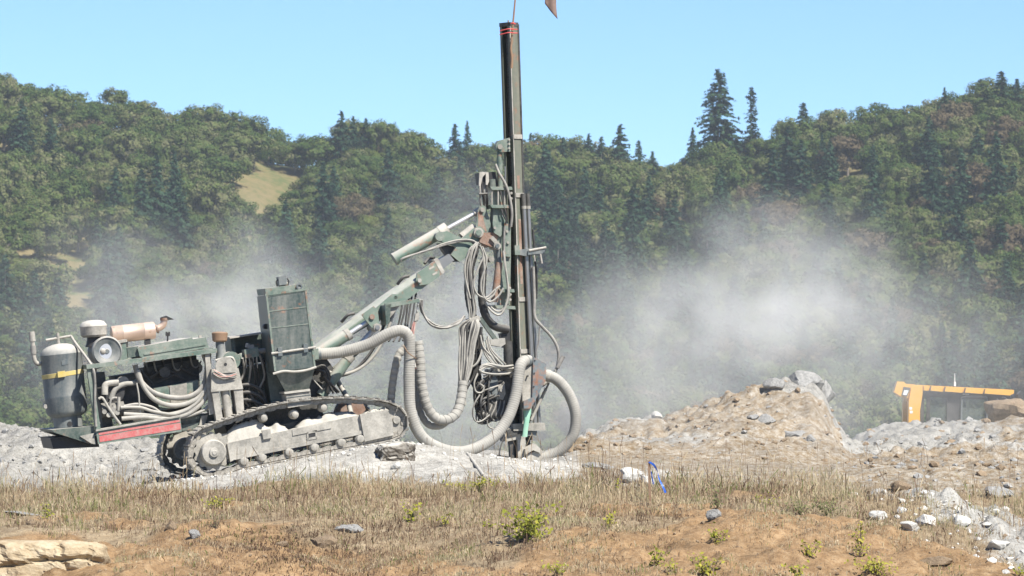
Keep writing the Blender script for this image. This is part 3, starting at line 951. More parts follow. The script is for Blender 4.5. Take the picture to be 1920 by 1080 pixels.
# ---- engine module at the rear
prism_obj('platform', [(97, 806), (176, 799), (180, 834), (172, 833), (102, 811)], 0.30, 1.7, 'green_dark')
prism_obj('platform_lip', [(150, 818), (176, 812), (180, 833), (172, 832)], 0.27, 0.298, 'pale')
prism_obj('lower_block', [(94, 821), (185, 815), (186, 838), (100, 842)], 0.5, 1.6, 'black')  # plain black block below the platform
prism_obj('side_skirt', [(180, 808), (338, 781), (341, 809), (184, 833)], 0.22, 0.26, 'green')
prism_obj('skirt_top', [(180, 806), (338, 779), (338, 782), (180, 809)], 0.19, 0.42, 'pale')
prism_obj('red_stripe', [(185, 812), (337, 787), (337.5, 791), (185.5, 816)], 0.214, 0.219, 'red')
prism_obj('red_stripe', [(186, 818), (338, 793), (339, 805), (187, 829)], 0.214, 0.219, 'red')
prism_obj('chassis_rail', [(338, 784), (402, 776), (425, 800), (342, 808)], 0.45, 0.6, 'green_dark')
prism_obj('chassis_rail', [(180, 806), (420, 770), (424, 798), (184, 830)], 1.45, 1.6, 'green_dark')
prism_obj('strut', [(378, 780), (390, 777), (384, 800), (372, 803)], 0.40, 0.45, 'pale')
prism_obj('belly_pan', [(184, 815), (420, 778), (421, 784), (185, 822)], 0.45, 1.45, 'engine')
prism_obj('frame_post', [(163, 690), (172, 689), (189, 806), (180, 808)], 0.24, 0.30, 'green')
prism_obj('frame_post', [(384, 660), (393, 659), (402, 776), (393, 778)], 0.24, 0.30, 'pale')
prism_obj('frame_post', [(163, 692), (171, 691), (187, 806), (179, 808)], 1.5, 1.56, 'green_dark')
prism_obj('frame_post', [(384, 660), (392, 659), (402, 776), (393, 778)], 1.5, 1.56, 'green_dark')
prism_obj('top_rail', [(162, 684), (407, 653), (407, 661), (163, 692)], 0.20, 0.30, 'green')
prism_obj('top_rail', [(162, 684), (407, 653), (407, 661), (163, 692)], 1.5, 1.58, 'green')
prism_obj('cross_rail', [(162, 684), (170, 683), (171, 691), (163, 692)], 0.30, 1.5, 'green')
# receiver tank
def tank():
    t = empty('receiver_tank', parent=rig)
    b, top = g(127, 788, 0.85), g(112, 644, 0.85)
    ax = (top - b); H = ax.length
    R = 39 * K
    prof = [(0.02, 0.18)] + [(0.02 + 0.12 * (1 - math.cos(a)), R * math.sin(a) * 0.999 + 0.0) for a in (0.6, 0.9, 1.2, PI / 2)]
    prof += [(H * 0.3, R), (H * 0.31, R * 1.006), (H * 0.32, R), (H - 0.16, R), (H - 0.155, R * 1.006), (H - 0.15, R)]
    prof += [(H - 0.15 + 0.15 * math.sin(a), R * math.cos(a)) for a in (0.3, 0.6, 0.9, 1.2, 1.45)]
    MB().lathe(b, ax, prof, 32).build('tank_shell', M['tank'], t, 50)
    u = ax.normalized()
    MB().lathe(b - u * 0.10, ax, [(0, 27 * K), (0.16, 27 * K)], 24).build('tank_foot', M['tank'], t, 40)
    disc_obj('foot_hole', 131, 800 - 5, 0.85 - 27 * K - 0.004, 0.85 - 27 * K + 0.02, 5, 'black', t)
    c = b.lerp(top, 0.575)
    band = MB()
    ua = (u + AX * -0.06).normalized()
    band.lathe(c, ua, [(0, R * 1.012), (0.002, R * 1.02), (0.062, R * 1.02), (0.064, R * 1.012)], 32)
    band.build('strap', M['yellow_strap'], t, 40)
    prism_obj('buckle', [(108, 697), (122, 695), (123, 706), (109, 708)], 0.85 - R - 0.035, 0.85 - R + 0.02, 'yellow_strap', t)
    prism_obj('name_plate', [(115, 676), (128, 674), (129, 683), (116, 685)], 0.85 - R - 0.004, 0.85 - R + 0.03, 'tank', t)
    disc_obj('drain_plug', 86, 762, 0.75, 0.85, 4, 'pale', t)
    hose_obj('relief_pipe', [(60, 628, .85), (62, 650, .85), (64, 672, .85), (70, 682, .85), (84, 680, .85)], 4.2, 'pale', t)
    rod_obj('pipe_collar', (59, 622, .85), (61, 640, .85), 6, 'pale', t)
    rod_obj('pipe_collar', (62, 648, .85), (63, 664, .85), 5.5, 'hose', t)
    rod_obj('pipe_stem', (108, 624, .85), (110, 650, .85), 3.2, 'pale', t)
    hose_obj('cross_pipe', [(86, 638, .85), (110, 634, .85), (134, 630, .85)], 2.6, 'pale', t)
    hose_obj('air_line', [(133, 630, .85), (142, 644, .7), (160, 668, .4), (174, 690, .22), (178, 715, .22), (178, 760, .22), (180, 800, .22)], 2.6, 'hose', t)
tank()
# air cleaner, facing the camera
def air_cleaner():
    t = empty('air_cleaner', parent=rig)
    MB().lathe(g(190, 659, 0.95), -PX, [(0, 24 * K), (0.05, 27 * K), (0.50, 27 * K), (0.53, 28.5 * K), (0.58, 28.5 * K), (0.60, 25.5 * K), (0.585, 25 * K), (0.57, 17 * K), (0.555, 14 * K), (0.553, 5 * K), (0.57, 4 * K)], 32).build('housing', M['tank'], t, 40)
    MB().lathe(g(193, 659, 0.40), -PX, [(0, 17 * K), (0.006, 16.5 * K)], 24).build('cover_disc', M['chrome'], t, 40)
    MB().lathe(g(193, 659, 0.396), -PX, [(0, 6 * K), (0.015, 5 * K), (0.03, 2.5 * K)], 12).build('wing_nut', M['pale'], t, 40)
    MB().lathe(g(177, 650, 0.7), g(174, 600, 0.7) - g(177, 650, 0.7), [(0, 17 * K), (0.10, 13 * K), (0.16, 13 * K)], 20).build('intake_neck', M['black'], t, 40)
    MB().lathe(g(176, 632, 0.7), g(174, 600, 0.7) - g(176, 632, 0.7), [(0, 20 * K), (0.015, 22 * K), (0.03, 24.5 * K), (0.14, 25 * K), (0.155, 26 * K), (0.17, 25.5 * K), (0.225, 20 * K), (0.245, 9 * K)], 28).build('precleaner_bowl', M['pale'], t, 40)
    rod_obj('bracket', (185, 680, .6), (188, 690, .6), 6, 'tank', t)
air_cleaner()
def muffler():
    t = empty('muffler', parent=rig)
    a, b = g(208, 628, 0.75), g(291, 619, 0.75)
    L = (b - a).length
    MB().lathe(a, b - a, [(0, 10 * K), (0.01, 15.5 * K), (0.03, 16.5 * K), (L * .25, 16.5 * K), (L * .26, 17 * K), (L * .27, 16.5 * K), (L * .73, 16.5 * K), (L * .74, 17 * K), (L * .75, 16.5 * K), (L - .03, 16.5 * K), (L - .01, 15.5 * K), (L, 9 * K)], 28).build('muffler_body', M['muffler'], t, 40)
    hose_obj('exhaust_elbow', [(290, 617, .75), (298, 615, .75), (306, 609, .75), (308, 599, .75)], 6.5, 'muffler', t, 12)
    rod_obj('exhaust_clamp', (293, 617, .75), (296, 616, .75), 8.5, 'rusty', t)
    MB().cyl(g(308, 601, .75), g(308, 596, .75), 8 * K).build('exhaust_rim', M['rusty'], t, 40)
    prism_obj('rain_flap', [(302, 595), (312, 592), (327, 599), (318, 600), (310, 597)], 0.70, 0.80, 'black', t)
    prism_obj('muffler_bracket', [(225, 640), (240, 638), (240, 655), (226, 657)], 0.7, 0.8, 'black', t)
    prism_obj('muffler_bracket', [(272, 634), (282, 633), (283, 650), (273, 652)], 0.7, 0.8, 'black', t)
muffler()
prism_obj('hood', [(258, 653), (262, 650), (360, 633), (362, 636), (386, 632), (391, 652), (270, 672), (262, 668)], 0.36, 1.45, 'green')
prism_obj('hood_rib', [(270, 663), (385, 644), (386, 647), (270, 666)], 0.345, 0.36, 'green')
prism_obj('hood_flange', [(262, 673), (400, 652), (400, 656), (262, 677)], 0.32, 1.45, 'green')
prism_obj('filter_box', [(214, 644), (236, 640), (239, 673), (218, 678)], 0.40, 0.9, 'green')
prism_obj('filter_box_lid', [(212, 640), (238, 636), (239, 641), (213, 645)], 0.38, 0.92, 'pale')
prism_obj('step_box', [(238, 652), (259, 649), (261, 668), (240, 671)], 0.42, 0.9, 'green_dark')
rod_obj('lifting_eye', (314, 640, .8), (315, 624, .8), 1.6, 'black')
MB().prism([(311, 622), (314, 622), (314, 630), (311, 630)], .78, .82).prism([(316, 622), (319, 622), (319, 630), (316, 630)], .78, .82).build('lifting_fork', M['black'], rig)
prism_obj('lamp_box', [(373, 629), (378, 628), (379, 633), (374, 634)], .5, .56, 'pale')
def engine():
    t = empty('engine', parent=rig)
    prism_obj('engine_block', [(215, 705), (300, 692), (372, 684), (378, 770), (230, 795)], 0.75, 1.35, 'engine', t)
    prism_obj('cylinder_head', [(268, 690), (372, 674), (374, 690), (270, 706)], 0.70, 1.2, 'engine', t)
    for k in range(6):
        x = 272 + k * 17; y = 684 - k * 2.6
        hose_obj('injector_line', [(x, y, .66), (x + 4, y + 14, .62), (x + 12, y + 18, .66), (x + 20, y + 6, .7)], 1.7, 'hose' if k % 2 else 'black', t, 6)
        disc_obj('head_bolt', x, y - 3, .68, .72, 2.2, 'pale', t, 8)
    prism_obj('rocker_cover', [(276, 680), (368, 666), (369, 676), (277, 690)], 0.78, 1.15, 'black', t)
    prism_obj('oil_pan', [(288, 728), (336, 720), (372, 712), (373, 752), (330, 766), (300, 770)], 0.52, 0.9, 'green', t)
    prism_obj('pan_seam', [(318, 724), (322, 723), (326, 766), (321, 767)], 0.505, 0.52, 'pale', t)
    prism_obj('side_plate', [(322, 724), (350, 718), (352, 758), (326, 764)], 0.510, 0.52, 'pale', t)
    disc_obj('fan_pulley', 212, 735, .45, .52, 22, 'black', t)
    disc_obj('crank_pulley', 214, 770, .42, .55, 15, 'engine', t)
    disc_obj('alternator', 232, 716, .42, .6, 10, 'pale', t)
    hose_obj('coolant_pipe', [(196, 740, .4), (197, 724, .4), (204, 718, .4), (222, 717, .4)], 6.5, 'pale', t, 10)
    hose_obj('coolant_pipe', [(208, 748, .45), (216, 730, .42), (232, 720, .42), (250, 718, .45), (262, 712, .55)], 5, 'hose_pale', t, 10)
    rod_obj('pump_body', (190, 770, .45), (232, 766, .45), 14, 'engine', t)
    rod_obj('pump_port', (212, 782, .36), (214, 760, .36), 4, 'pale', t)
    rod_obj('pump_port', (222, 770, .34), (223, 744, .34), 3, 'pale', t)
    for k in range(5):
        disc_obj('pump_flange', 196 + 8 * k, 772 - 2 * k + (k % 2) * 8, .33, .4, 4.5, 'hose_pale' if k % 2 else 'hose', t, 10)
    for (a, b, r) in (((282, 708, .6), (312, 690, .6), 2.5), ((318, 695, .6), (346, 712, .6), 2.2), ((296, 716, .58), (330, 702, .58), 1.8), ((338, 690, .62), (372, 706, .62), 2), ((262, 694, .6), (286, 720, .6), 2.5)):
        rod_obj('linkage_rod', a, b, r, 'black', t, n=8)
    disc_obj('filter_can', 309, 698, .5, .7, 10, 'engine', t)
    disc_obj('radiator_fan_hub', 368, 690, .8, 1.0, 12, 'pale', t)
    prism_obj('radiator', [(178, 700), (196, 697), (212, 800), (194, 803)], 0.6, 1.4, 'engine', t)
    prism_obj('yellow_panel', [(359, 694), (372, 686), (374, 708), (361, 712)], 0.9, 0.95, 'pale', t)
engine()
# hoses in front of the engine
BH = [([(253, 684), (262, 712), (284, 734), (312, 744), (345, 746), (370, 736), (384, 716), (388, 690), (387, 660)], 5, 'hose'),
      ([(258, 694), (268, 722), (288, 748), (318, 760), (350, 757), (376, 742), (390, 714), (392, 660)], 4.6, 'hose_pale'),
      ([(232, 776), (270, 778), (310, 778), (350, 768), (376, 748), (388, 726)], 3.6, 'hose_pale'),
      ([(228, 785), (268, 782), (318, 785), (356, 774), (382, 752), (390, 730)], 4, 'hose_pale'),
      ([(226, 764), (262, 764), (290, 772), (330, 776), (366, 758), (386, 730)], 3, 'hose_pale'),
      ([(232, 762), (258, 758), (286, 764), (306, 776), (340, 780), (370, 764), (388, 738)], 2.8, 'hose'),
      ([(300, 790), (340, 782), (372, 774), (392, 760), (402, 744), (396, 730)], 3, 'hose_pale'),
      ([(330, 786), (360, 778), (388, 766), (400, 750), (398, 734), (390, 724)], 2.6, 'hose_pale'),
      ([(320, 784), (352, 772), (378, 756), (390, 740), (391, 700), (380, 664)], 3, 'hose'),
      ([(185, 748), (192, 746), (202, 762), (214, 780), (226, 796)], 2.6, 'hose_pale'),
      ([(206, 766), (208, 750), (218, 746), (224, 756), (226, 770)], 2.2, 'hose'),
      ([(256, 718), (260, 740), (262, 765), (266, 788)], 1.6, 'hose_pale'),
      ([(180, 690), (172, 730), (176, 765), (186, 795)], 2.4, 'hose')]
for i, (pts, r, m) in enumerate(BH):
    hose_obj('hydraulic_hose', [(x, y, 0.36 - 0.012 * (i % 5)) for x, y in pts], r, m)
# pillar, cap and controls between the engine and the hopper
prism_obj('pillar', [(397, 733), (410, 731), (418, 786), (406, 790)], 0.15, 0.30, 'pale')
prism_obj('pillar', [(438, 729), (455, 728), (458, 774), (445, 780)], 0.15, 0.45, 'pale')
prism_obj('pillar_head', [(397, 692), (447, 690), (456, 729), (396, 735)], 0.13, 0.5, 'pale')
rod_obj('jack_cylinder', (421, 730, .24), (429, 784, .24), 8.5, 'pale')
MB().prism([(405, 700), (404, 684), (409, 674), (420, 669), (432, 671), (440, 680), (443, 698)], 0.10, 0.13).build('lug_plate', M['pale'], rig)
disc_obj('lug_hole', 423, 683, 0.094, 0.1, 2.8, 'black')
for k in range(5):
    hose_obj('cable', jig([(401, 692 + k * 2, .09), (412, 699 + k * 2, .07), (428, 704 + k, .07), (444, 698 + k * 2, .1)], 1.2), 1.1, 'white_red' if k % 2 else 'hose_pale', n=6)
MB().lathe(g(412, 641, .4), ZZ, [(0, 11 * K), (0.02, 14 * K), (0.1, 15 * K), (0.125, 15.5 * K), (0.14, 13 * K), (0.15, 4 * K)], 22).build('breather_cap', M['wood'], rig, 40)
MB().lathe(g(415, 672, .4), g(412, 640, .4) - g(415, 672, .4), [(0, 11 * K), (0.06, 9 * K), (0.25, 8 * K)], 16).build('breather_neck', M['tank'], rig, 40)
disc_obj('drum', 434, 676, .3, .5, 17, 'green')
hose_obj('handrail', [(404, 676, .2), (420, 672, .2), (436, 671, .2), (442, 690, .2), (443, 720, .2)], 2.4, 'pale')
MB().prism([(432, 634), (500, 624), (504, 676), (440, 690)], 1.2, 1.24).prism([(432, 634), (440, 633), (446, 690), (438, 690)], 0.7, 1.2).build('control_cover', M['green_dark'], rig)
prism_obj('cover_top', [(430, 632), (500, 622), (501, 625), (431, 635)], 0.55, 1.25, 'cake')
prism_obj('valve_block', [(458, 656), (484, 651), (486, 668), (460, 672)], .35, .6, 'green')
rod_obj('valve_port', (456, 662, .45), (500, 657, .45), 5, 'pale')
rod_obj('valve_port', (464, 652, .45), (466, 644, .45), 5, 'pale')
rod_obj('valve_port', (448, 664, .45), (452, 672, .45), 6, 'green')
prism_obj('filler_cap', [(466, 648), (476, 646), (477, 654), (467, 656)], .38, .5, 'hose_pale')
prism_obj('control_cabinet', [(446, 690), (530, 676), (536, 760), (456, 782)], 0.75, 1.4, 'green_dark')
prism_obj('cabinet_panel', [(498, 680), (532, 674), (538, 762), (510, 768)], 0.42, 0.75, 'green_dark')
for k in range(8):
    x = 452 + k * 6
    hose_obj('control_hose', jig([(x, 668, .4), (x + 3, 700, .45), (x - 2, 735, .5), (x + 10, 765, .5)], 5), 2.2, 'rubber' if k % 3 else 'hose', n=6)
for k in range(3):
    hose_obj('control_hose', [(446, 724 + 14 * k, .4), (470, 722 + 14 * k, .38), (494, 738 + 12 * k, .4), (500, 770, .45)], 3.4, 'rubber', n=8)
for k in range(4):
    rod_obj('control_lever', (462 + 7 * k, 690, .4), (460 + 7 * k, 668, .36), 1.2, 'hose_pale', n=6)

# ---- dust collector hopper
def hopper():
    t = empty('dust_hopper', parent=rig)
    prism_obj('hopper_box', [(499, 554), (574, 543), (583, 612), (591, 688), (515, 697), (507, 630)], -0.10, 0.62, 'hopper', t)
    prism_obj('hopper_lid', [(497, 541), (566, 532), (568, 543), (499, 553)], -0.07, 0.60, 'green', t)
    mb = MB()
    for (a, b) in (((499, 556), (574, 545)), ((505, 584), (577, 575)), ((508, 615), (580, 607))):
        mb.bar(g(a[0], a[1], -0.101), g(b[0], b[1], -0.101), 0.012, 0.014)
    mb.build('seam', M['green'], t)
    mb = MB()
    for (a, b) in (((500, 555), (516, 696)), ((573, 544), (590, 687))):
        mb.bar(g(a[0], a[1], -0.104), g(b[0], b[1], -0.104), 0.016, 0.026)
    mb.bar(g(497, 553, -.104), g(577, 542, -.104), 0.022, 0.030)
    mb.build('edge_angle', M['green'], t)
    rod_obj('clamp_bar', (509, 663, -.125), (592, 651, -.125), 2.2, 'pale', t, n=8)
    for x, y in ((525, 660), (573, 653)):
        MB().prism([(x - 4, y - 8), (x + 4, y - 9), (x + 5, y + 7), (x - 3, y + 8)], -.14, -.10).build('clamp', M['tank'], t)
    # cone with a dished front
    f = [(515, 697), (540, 696), (566, 692), (591, 688), (579, 730), (535, 734)]
    mb = MB()
    top = [g(515, 697, -.10), g(591, 688, -.10), g(591, 688, .62), g(515, 697, .62)]
    bot = [g(535, 734, .06), g(579, 730, .06), g(579, 730, .42), g(535, 734, .42)]
    mb.box8(top + bot)
    mb.build('hopper_cone', M['hopper'], t)
    mb = MB()
    pts = [g(512, 701, -.108), g(532, 696, -.112), g(552, 697, -.112), g(575, 694, -.112), g(593, 688, -.108)]
    mb.tube(pts, 0.018, 8)
    mb.build('brim_highlight', M['cake'], t, 60)  # curved brim, its highlight put in as pale colour
    prism_obj('collar', [(533, 735), (581, 729), (582, 733), (534, 739)], .02, .46, 'cake', t)
    prism_obj('chute', [(536, 740), (582, 734), (584, 758), (540, 765)], .05, .42, 'pale', t)
    for k in range(3):
        prism_obj('chute_rib', [(537 + k, 745 + 7 * k), (583, 739 + 7 * k), (583, 740.5 + 7 * k), (537 + k, 746.5 + 7 * k)], .042, .05, 'tank', t)
    prism_obj('vent_motor', [(522, 519), (536, 517), (538, 533), (524, 535)], .15, .32, 'tank', t)
    rod_obj('motor_base', (522, 535, .23), (540, 532, .23), 5, 'green', t)
    hose_obj('motor_hose', [(538, 522, .2), (541, 526, .2), (540, 534, .2)], 1.6, 'rubber', t, 6)
    hose_obj('motor_hose', [(522, 524, .2), (518, 528, .2), (520, 537, .2)], 1.6, 'rubber', t, 6)
    MB().lathe(g(561, 537, -.08), -PX, [(0, 6 * K), (.02, 6 * K), (.021, 3 * K), (.005, 2.5 * K)], 16).build('lifting_lug', M['tank'], t, 40)
    prism_obj('inlet_stub', [(586, 655), (597, 653), (598, 673), (588, 675)], .2, .4, 'green', t)
    disc_obj('side_knob', 499, 612, .1, .2, 5, 'black', t)
hopper()

# ---- boom
def boom():
    t = empty('boom', parent=rig)
    b0, b1 = 0.90, 1.28
    prism_obj('boom_tube', [(584, 664), (642, 624), (730, 560), (818, 500), (832, 512), (800, 535), (728, 588), (650, 635), (592, 672)], b0, b0 + .16, 'green_boom', t)
    prism_obj('boom_core', [(580, 657), (640, 613), (728, 549), (815, 490), (832, 512), (800, 535), (728, 588), (650, 635), (592, 672)], b0 + .161, b1, 'green_boom', t)
    mb = MB()   # dusty top plate, sloped to catch sun, lit tone in its colour
    lo = [(584, 664), (642, 624), (730, 560), (818, 500)]; hi = [(580, 657), (640, 613), (728, 549), (815, 490)]
    vs = [g(x, y, b0 - .004) for x, y in lo] + [g(x, y - 1, b0 + .17) for x, y in hi] + [g(x, y + 3, b0 - .004) for x, y in lo] + [g(x, y + 3, b0 + .17) for x, y in hi]
    fs = []
    for i in range(3):
        fs += [(i, i + 1, i + 5, i + 4), (i + 8, i + 12, i + 13, i + 9), (i, i + 8, i + 9, i + 1), (i + 4, i + 5, i + 13, i + 12)]
    fs += [(0, 4, 12, 8), (3, 11, 15, 7)]
    mb.add(vs, fs); mb.build('top_plate', M['boom_top'], t)
    for (a, b) in (((640, 604, 1.1), (664, 588, 1.1)), ((745, 533, 1.1), (766, 518, 1.1)), ((796, 494, 1.0), (814, 484, 1.0))):
        hose_obj('top_hose', [a, ((a[0] + b[0]) / 2, (a[1] + b[1]) / 2 - 5, 1.05), b], 3, 'rubber', t)
    # bolted end plate with two slots
    prism_obj('end_plate', [(782, 512), (815, 489), (822, 488), (832, 512), (803, 533), (787, 535), (780, 526)], b0 - 0.045, b0 - 0.002, 'green_boom', t)
    for x, y in ((809, 502), (815, 513)):
        prism_obj('slot', [(x - 5, y + 1), (x + 4, y - 4), (x + 6, y - 1), (x - 3, y + 4)], b0 - 0.05, b0 - 0.044, 'pale', t)
    disc_obj('plate_bolt', 787, 526, b0 - .07, b0 - .04, 4, 'pale', t, 12)
    prism_obj('end_collar', [(814, 488), (821, 484), (834, 510), (829, 515)], b0 - .05, b1 + .04, 'pale', t)
    prism_obj('inner_boom', [(816, 492), (842, 476), (852, 488), (829, 506)], b0 + .06, b1 - .06, 'steel', t)
    disc_obj('side_bolt', 742, 558, b0 - .03, b0, 3.5, 'pale', t, 12)
    prism_obj('reinforcing_plate', [(690, 590), (735, 551), (747, 552), (746, 560), (727, 592), (706, 605)], b0 - .03, b0 - .002, 'green_boom', t)
    # arm that carries the hoses
    prism_obj('hose_arm', [(722, 569), (786, 560), (787, 566), (724, 578)], b0 - .35, b0 - .28, 'green', t)
    prism_obj('arm_leg', [(722, 572), (733, 570), (731, 604), (724, 610)], b0 - .35, b0, 'green_dark', t)
    prism_obj('arm_gusset', [(724, 575), (750, 573), (728, 600)], b0 - .30, b0 - .28, 'pale', t)
    # lift cylinders
    rod_obj('cylinder_barrel', (588, 668, .62), (652, 627, .62), 11, 'green_boom', t, n=20)
    rod_obj('cylinder_gland', (649, 629, .62), (656, 624.5, .62), 12, 'pale', t, n=20)
    rod_obj('cylinder_rod', (654, 626, .62), (697, 598, .62), 4.6, 'chrome', t)
    rod_obj('cylinder_barrel', (602, 742, .70), (655, 669, .70), 10.5, 'green_boom', t, n=20)
    rod_obj('cylinder_gland', (650, 675, .70), (657, 666, .70), 11.5, 'pale', t, n=20)
    rod_obj('cylinder_rod', (654, 670, .70), (704, 614, .78), 5, 'chrome', t)
    rod_obj('support_strut', (584, 742, .9), (626, 694, .9), 8, 'pale', t)
    rod_obj('support_strut', (620, 700, 1.2), (690, 640, 1.2), 7, 'green_dark', t)
    MB().prism([(678, 590), (700, 574), (708, 580), (712, 610), (700, 618), (690, 606)], .70, .74).prism([(678, 590), (700, 574), (708, 580), (712, 610), (700, 618), (690, 606)], .52, .55).build('cylinder_clevis', M['green_boom'], t)
    disc_obj('clevis_pin', 698, 594, .49, .78, 5, 'rusty', t)
    rod_obj('rod_eye', (690, 602, .62), (702, 592, .62), 7, 'pale', t)
    disc_obj('pivot_boss', 708, 614, .46, .95, 7.5, 'pale', t)
    disc_obj('pivot_pin', 708, 614, .445, .46, 4.5, 'steel', t)
    prism_obj('turret', [(560, 690), (600, 655), (625, 690), (612, 755), (560, 762)], .8, 1.5, 'engine', t)
    # head
    prism_obj('boom_head', [(817, 438), (838, 433), (866, 447), (888, 428), (900, 424), (909, 432), (906, 452), (893, 470), (862, 491), (846, 478), (856, 462), (822, 452)], .98, 1.06, 'green_boom', t)
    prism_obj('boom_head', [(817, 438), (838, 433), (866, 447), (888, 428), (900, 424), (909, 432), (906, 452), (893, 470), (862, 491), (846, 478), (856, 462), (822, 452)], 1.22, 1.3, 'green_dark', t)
    disc_obj('head_boss', 825, 443, .93, 1.32, 9, 'green', t)
    disc_obj('head_boss', 898, 436, .9, 1.36, 9.5, 'pale', t)
    disc_obj('head_pin', 898, 436, .88, .9, 6, 'green', t)
    rod_obj('head_roll', (868, 447, 1.14), (892, 428, 1.14), 12, 'pale', t)
    prism_obj('head_underside', [(822, 456), (852, 462), (862, 490), (846, 492)], 1.06, 1.22, 'engine', t)
    # tilt cylinder
    rod_obj('cylinder_barrel', (741, 485, 1.14), (832, 432, 1.14), 12, 'green_boom', t, n=22)
    rod_obj('cylinder_base', (738.5, 486.5, 1.14), (741.5, 484.7, 1.14), 12.6, 'green', t, n=22)
    rod_obj('cylinder_gland', (824, 437, 1.14), (838, 428.5, 1.14), 13.2, 'pale', t, n=22)
    rod_obj('cylinder_rod', (836, 430, 1.14), (894, 398, 1.14), 4.3, 'chrome', t)
    rod_obj('rod_eye', (889, 401, 1.14), (899, 395, 1.14), 7, 'pale', t)
    hose_obj('cylinder_line', [(752, 490, 1.02), (756, 484, 1.0), (800, 470, .98), (846, 456, .95), (878, 452, .93), (893, 458, .92)], 2, 'hose', t, 6)
    hose_obj('cylinder_line', [(790, 474, 1.0), (830, 458, .96), (862, 450, .93), (888, 452, .91), (902, 466, .9)], 2, 'hose', t, 6)
    # knuckle
    kn = [(896, 396), (899, 387), (905, 384), (911, 388), (925, 436), (928, 445), (905, 450), (892, 430)]
    prism_obj('knuckle_plate', kn, 1.0, 1.04, 'green', t)
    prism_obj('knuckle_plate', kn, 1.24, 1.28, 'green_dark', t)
    prism_obj('rust_strip', [(897, 398), (903, 398), (913, 434), (896, 434)], .993, .998, 'rusty', t)
    disc_obj('knuckle_pin', 905, 393, .96, 1.32, 4.5, 'pale', t)
    prism_obj('knuckle_block', [(903, 436), (931, 436), (934, 446), (922, 463), (899, 454), (901, 440)], .94, 1.34, 'rusty', t)
    for v in (.92, 1.02):
        mb = MB(); mb.bar(g(921, 445, v), g(935, 460, v), 0.045, 0.06); mb.build('clevis_arm', M['pale'], t)
    disc_obj('clevis_boss', 933, 461, .86, 1.2, 7, 'pale', t)
    disc_obj('clevis_pin', 933, 461, .84, .86, 4, 'tank', t)
    disc_obj('lower_boss', 912, 486, .95, 1.15, 5.5, 'pale', t)
    disc_obj('lower_boss', 922, 486, .90, 1.1, 5.5, 'pale', t)
    rod_obj('swing_cylinder', (936, 492, .95), (927, 566, .95), 7, 'rusty', t)
    rod_obj('swing_rod', (934, 462, .95), (936, 494, .95), 5, 'tank', t)
boom()

# ---- feed mast
MASTV = 1.1
mt, mbm = g(954, 46, MASTV), g(980, 858, MASTV)
mU = (mt - mbm).normalized()
mR = (Vector((0.74, -0.67, 0)));  mR = (mR - mU * mR.dot(mU)).normalized()     # normal of the lit face
mL = mU.cross(mR).normalized()
if mL.y > 0: mL = -mL                                                           # normal of the open, shaded face
W1, W2 = 0.195, 0.185
def mp(s, a, b):
    """Point of the mast: s = 0 foot .. 1 top; a towards the lit face, b towards the open face (metres)."""
    return mbm.lerp(mt, s) + mR * a + mL * b
def mast():
    t = empty('feed_mast', parent=rig)
    def plate(name, a0, a1, b0, b1, mat, s0=0.0, s1=1.0, wob=0.0):
        q = [mp(s0, a0, b0), mp(s0, a1, b0), mp(s0, a1, b1), mp(s0, a0, b1)]
        r = [mp(s1, a0, b0), mp(s1, a1, b0), mp(s1, a1, b1), mp(s1, a0, b1)]
        return MB().box8(q + r).build(name, M[mat], t)
    h = W1 / 2; k = W2 / 2
    plate('lit_side_channel', h - .012, h, -k, k, 'mast', 0.04)
    plate('shaded_side_channel', -h, -h + .012, -k, k, 'mast', 0.04)
    plate('back_web', -h + .012, h - .012, -k + .005, -k + .02, 'black', 0.04)
    plate('channel_lip', h - .045, h - .0125, k - .012, k, 'mast', 0.04)
    plate('channel_lip', -h + .0125, -h + .04, k - .012, k, 'mast', 0.04)
    plate('edge_strip', h + .001, h + .010, -k - .02, -k + .012, 'engine', 0.04, 1.0)
    plate('edge_strip', h + .0005, h + .006, k - .014, k + .006, 'pale', 0.04, 1.0)
    plate('top_cap', -h - .006, h + .006, -k - .006, k + .006, 'engine', 0.995, 1.004)
    # feed chain: rollers and side links
    mb = MB()
    for i in range(150):
        s = 0.08 + 0.90 * i / 150
        c = mp(s, 0.0, k - .05)
        mb.bar(c - mU * .017, c + mU * .017, 0.045 if i % 2 else 0.03, 0.02, mR)
    mb.build('feed_chain', M['engine'], t)
    rod_obj('top_bolt', (953, 47, MASTV - .05), (953, 38, MASTV - .05), 1.4, 'rusty', t)
    # worn rust bands on the lit channel
    for s0, s1 in ((0.62, 0.65), (0.40, 0.55), (0.16, 0.22)):
        plate('worn_strip', h + .0005, h + .003, -0.02, 0.035, 'rusty', s0, s1)
    for s in (0.735, 0.60, 0.47, 0.36, 0.24):
        plate('clamp_plate', h, h + .018, -k, k, 'pale', s, s + .010)
    # drill carriage low on the mast
    return t
mastE = mast()
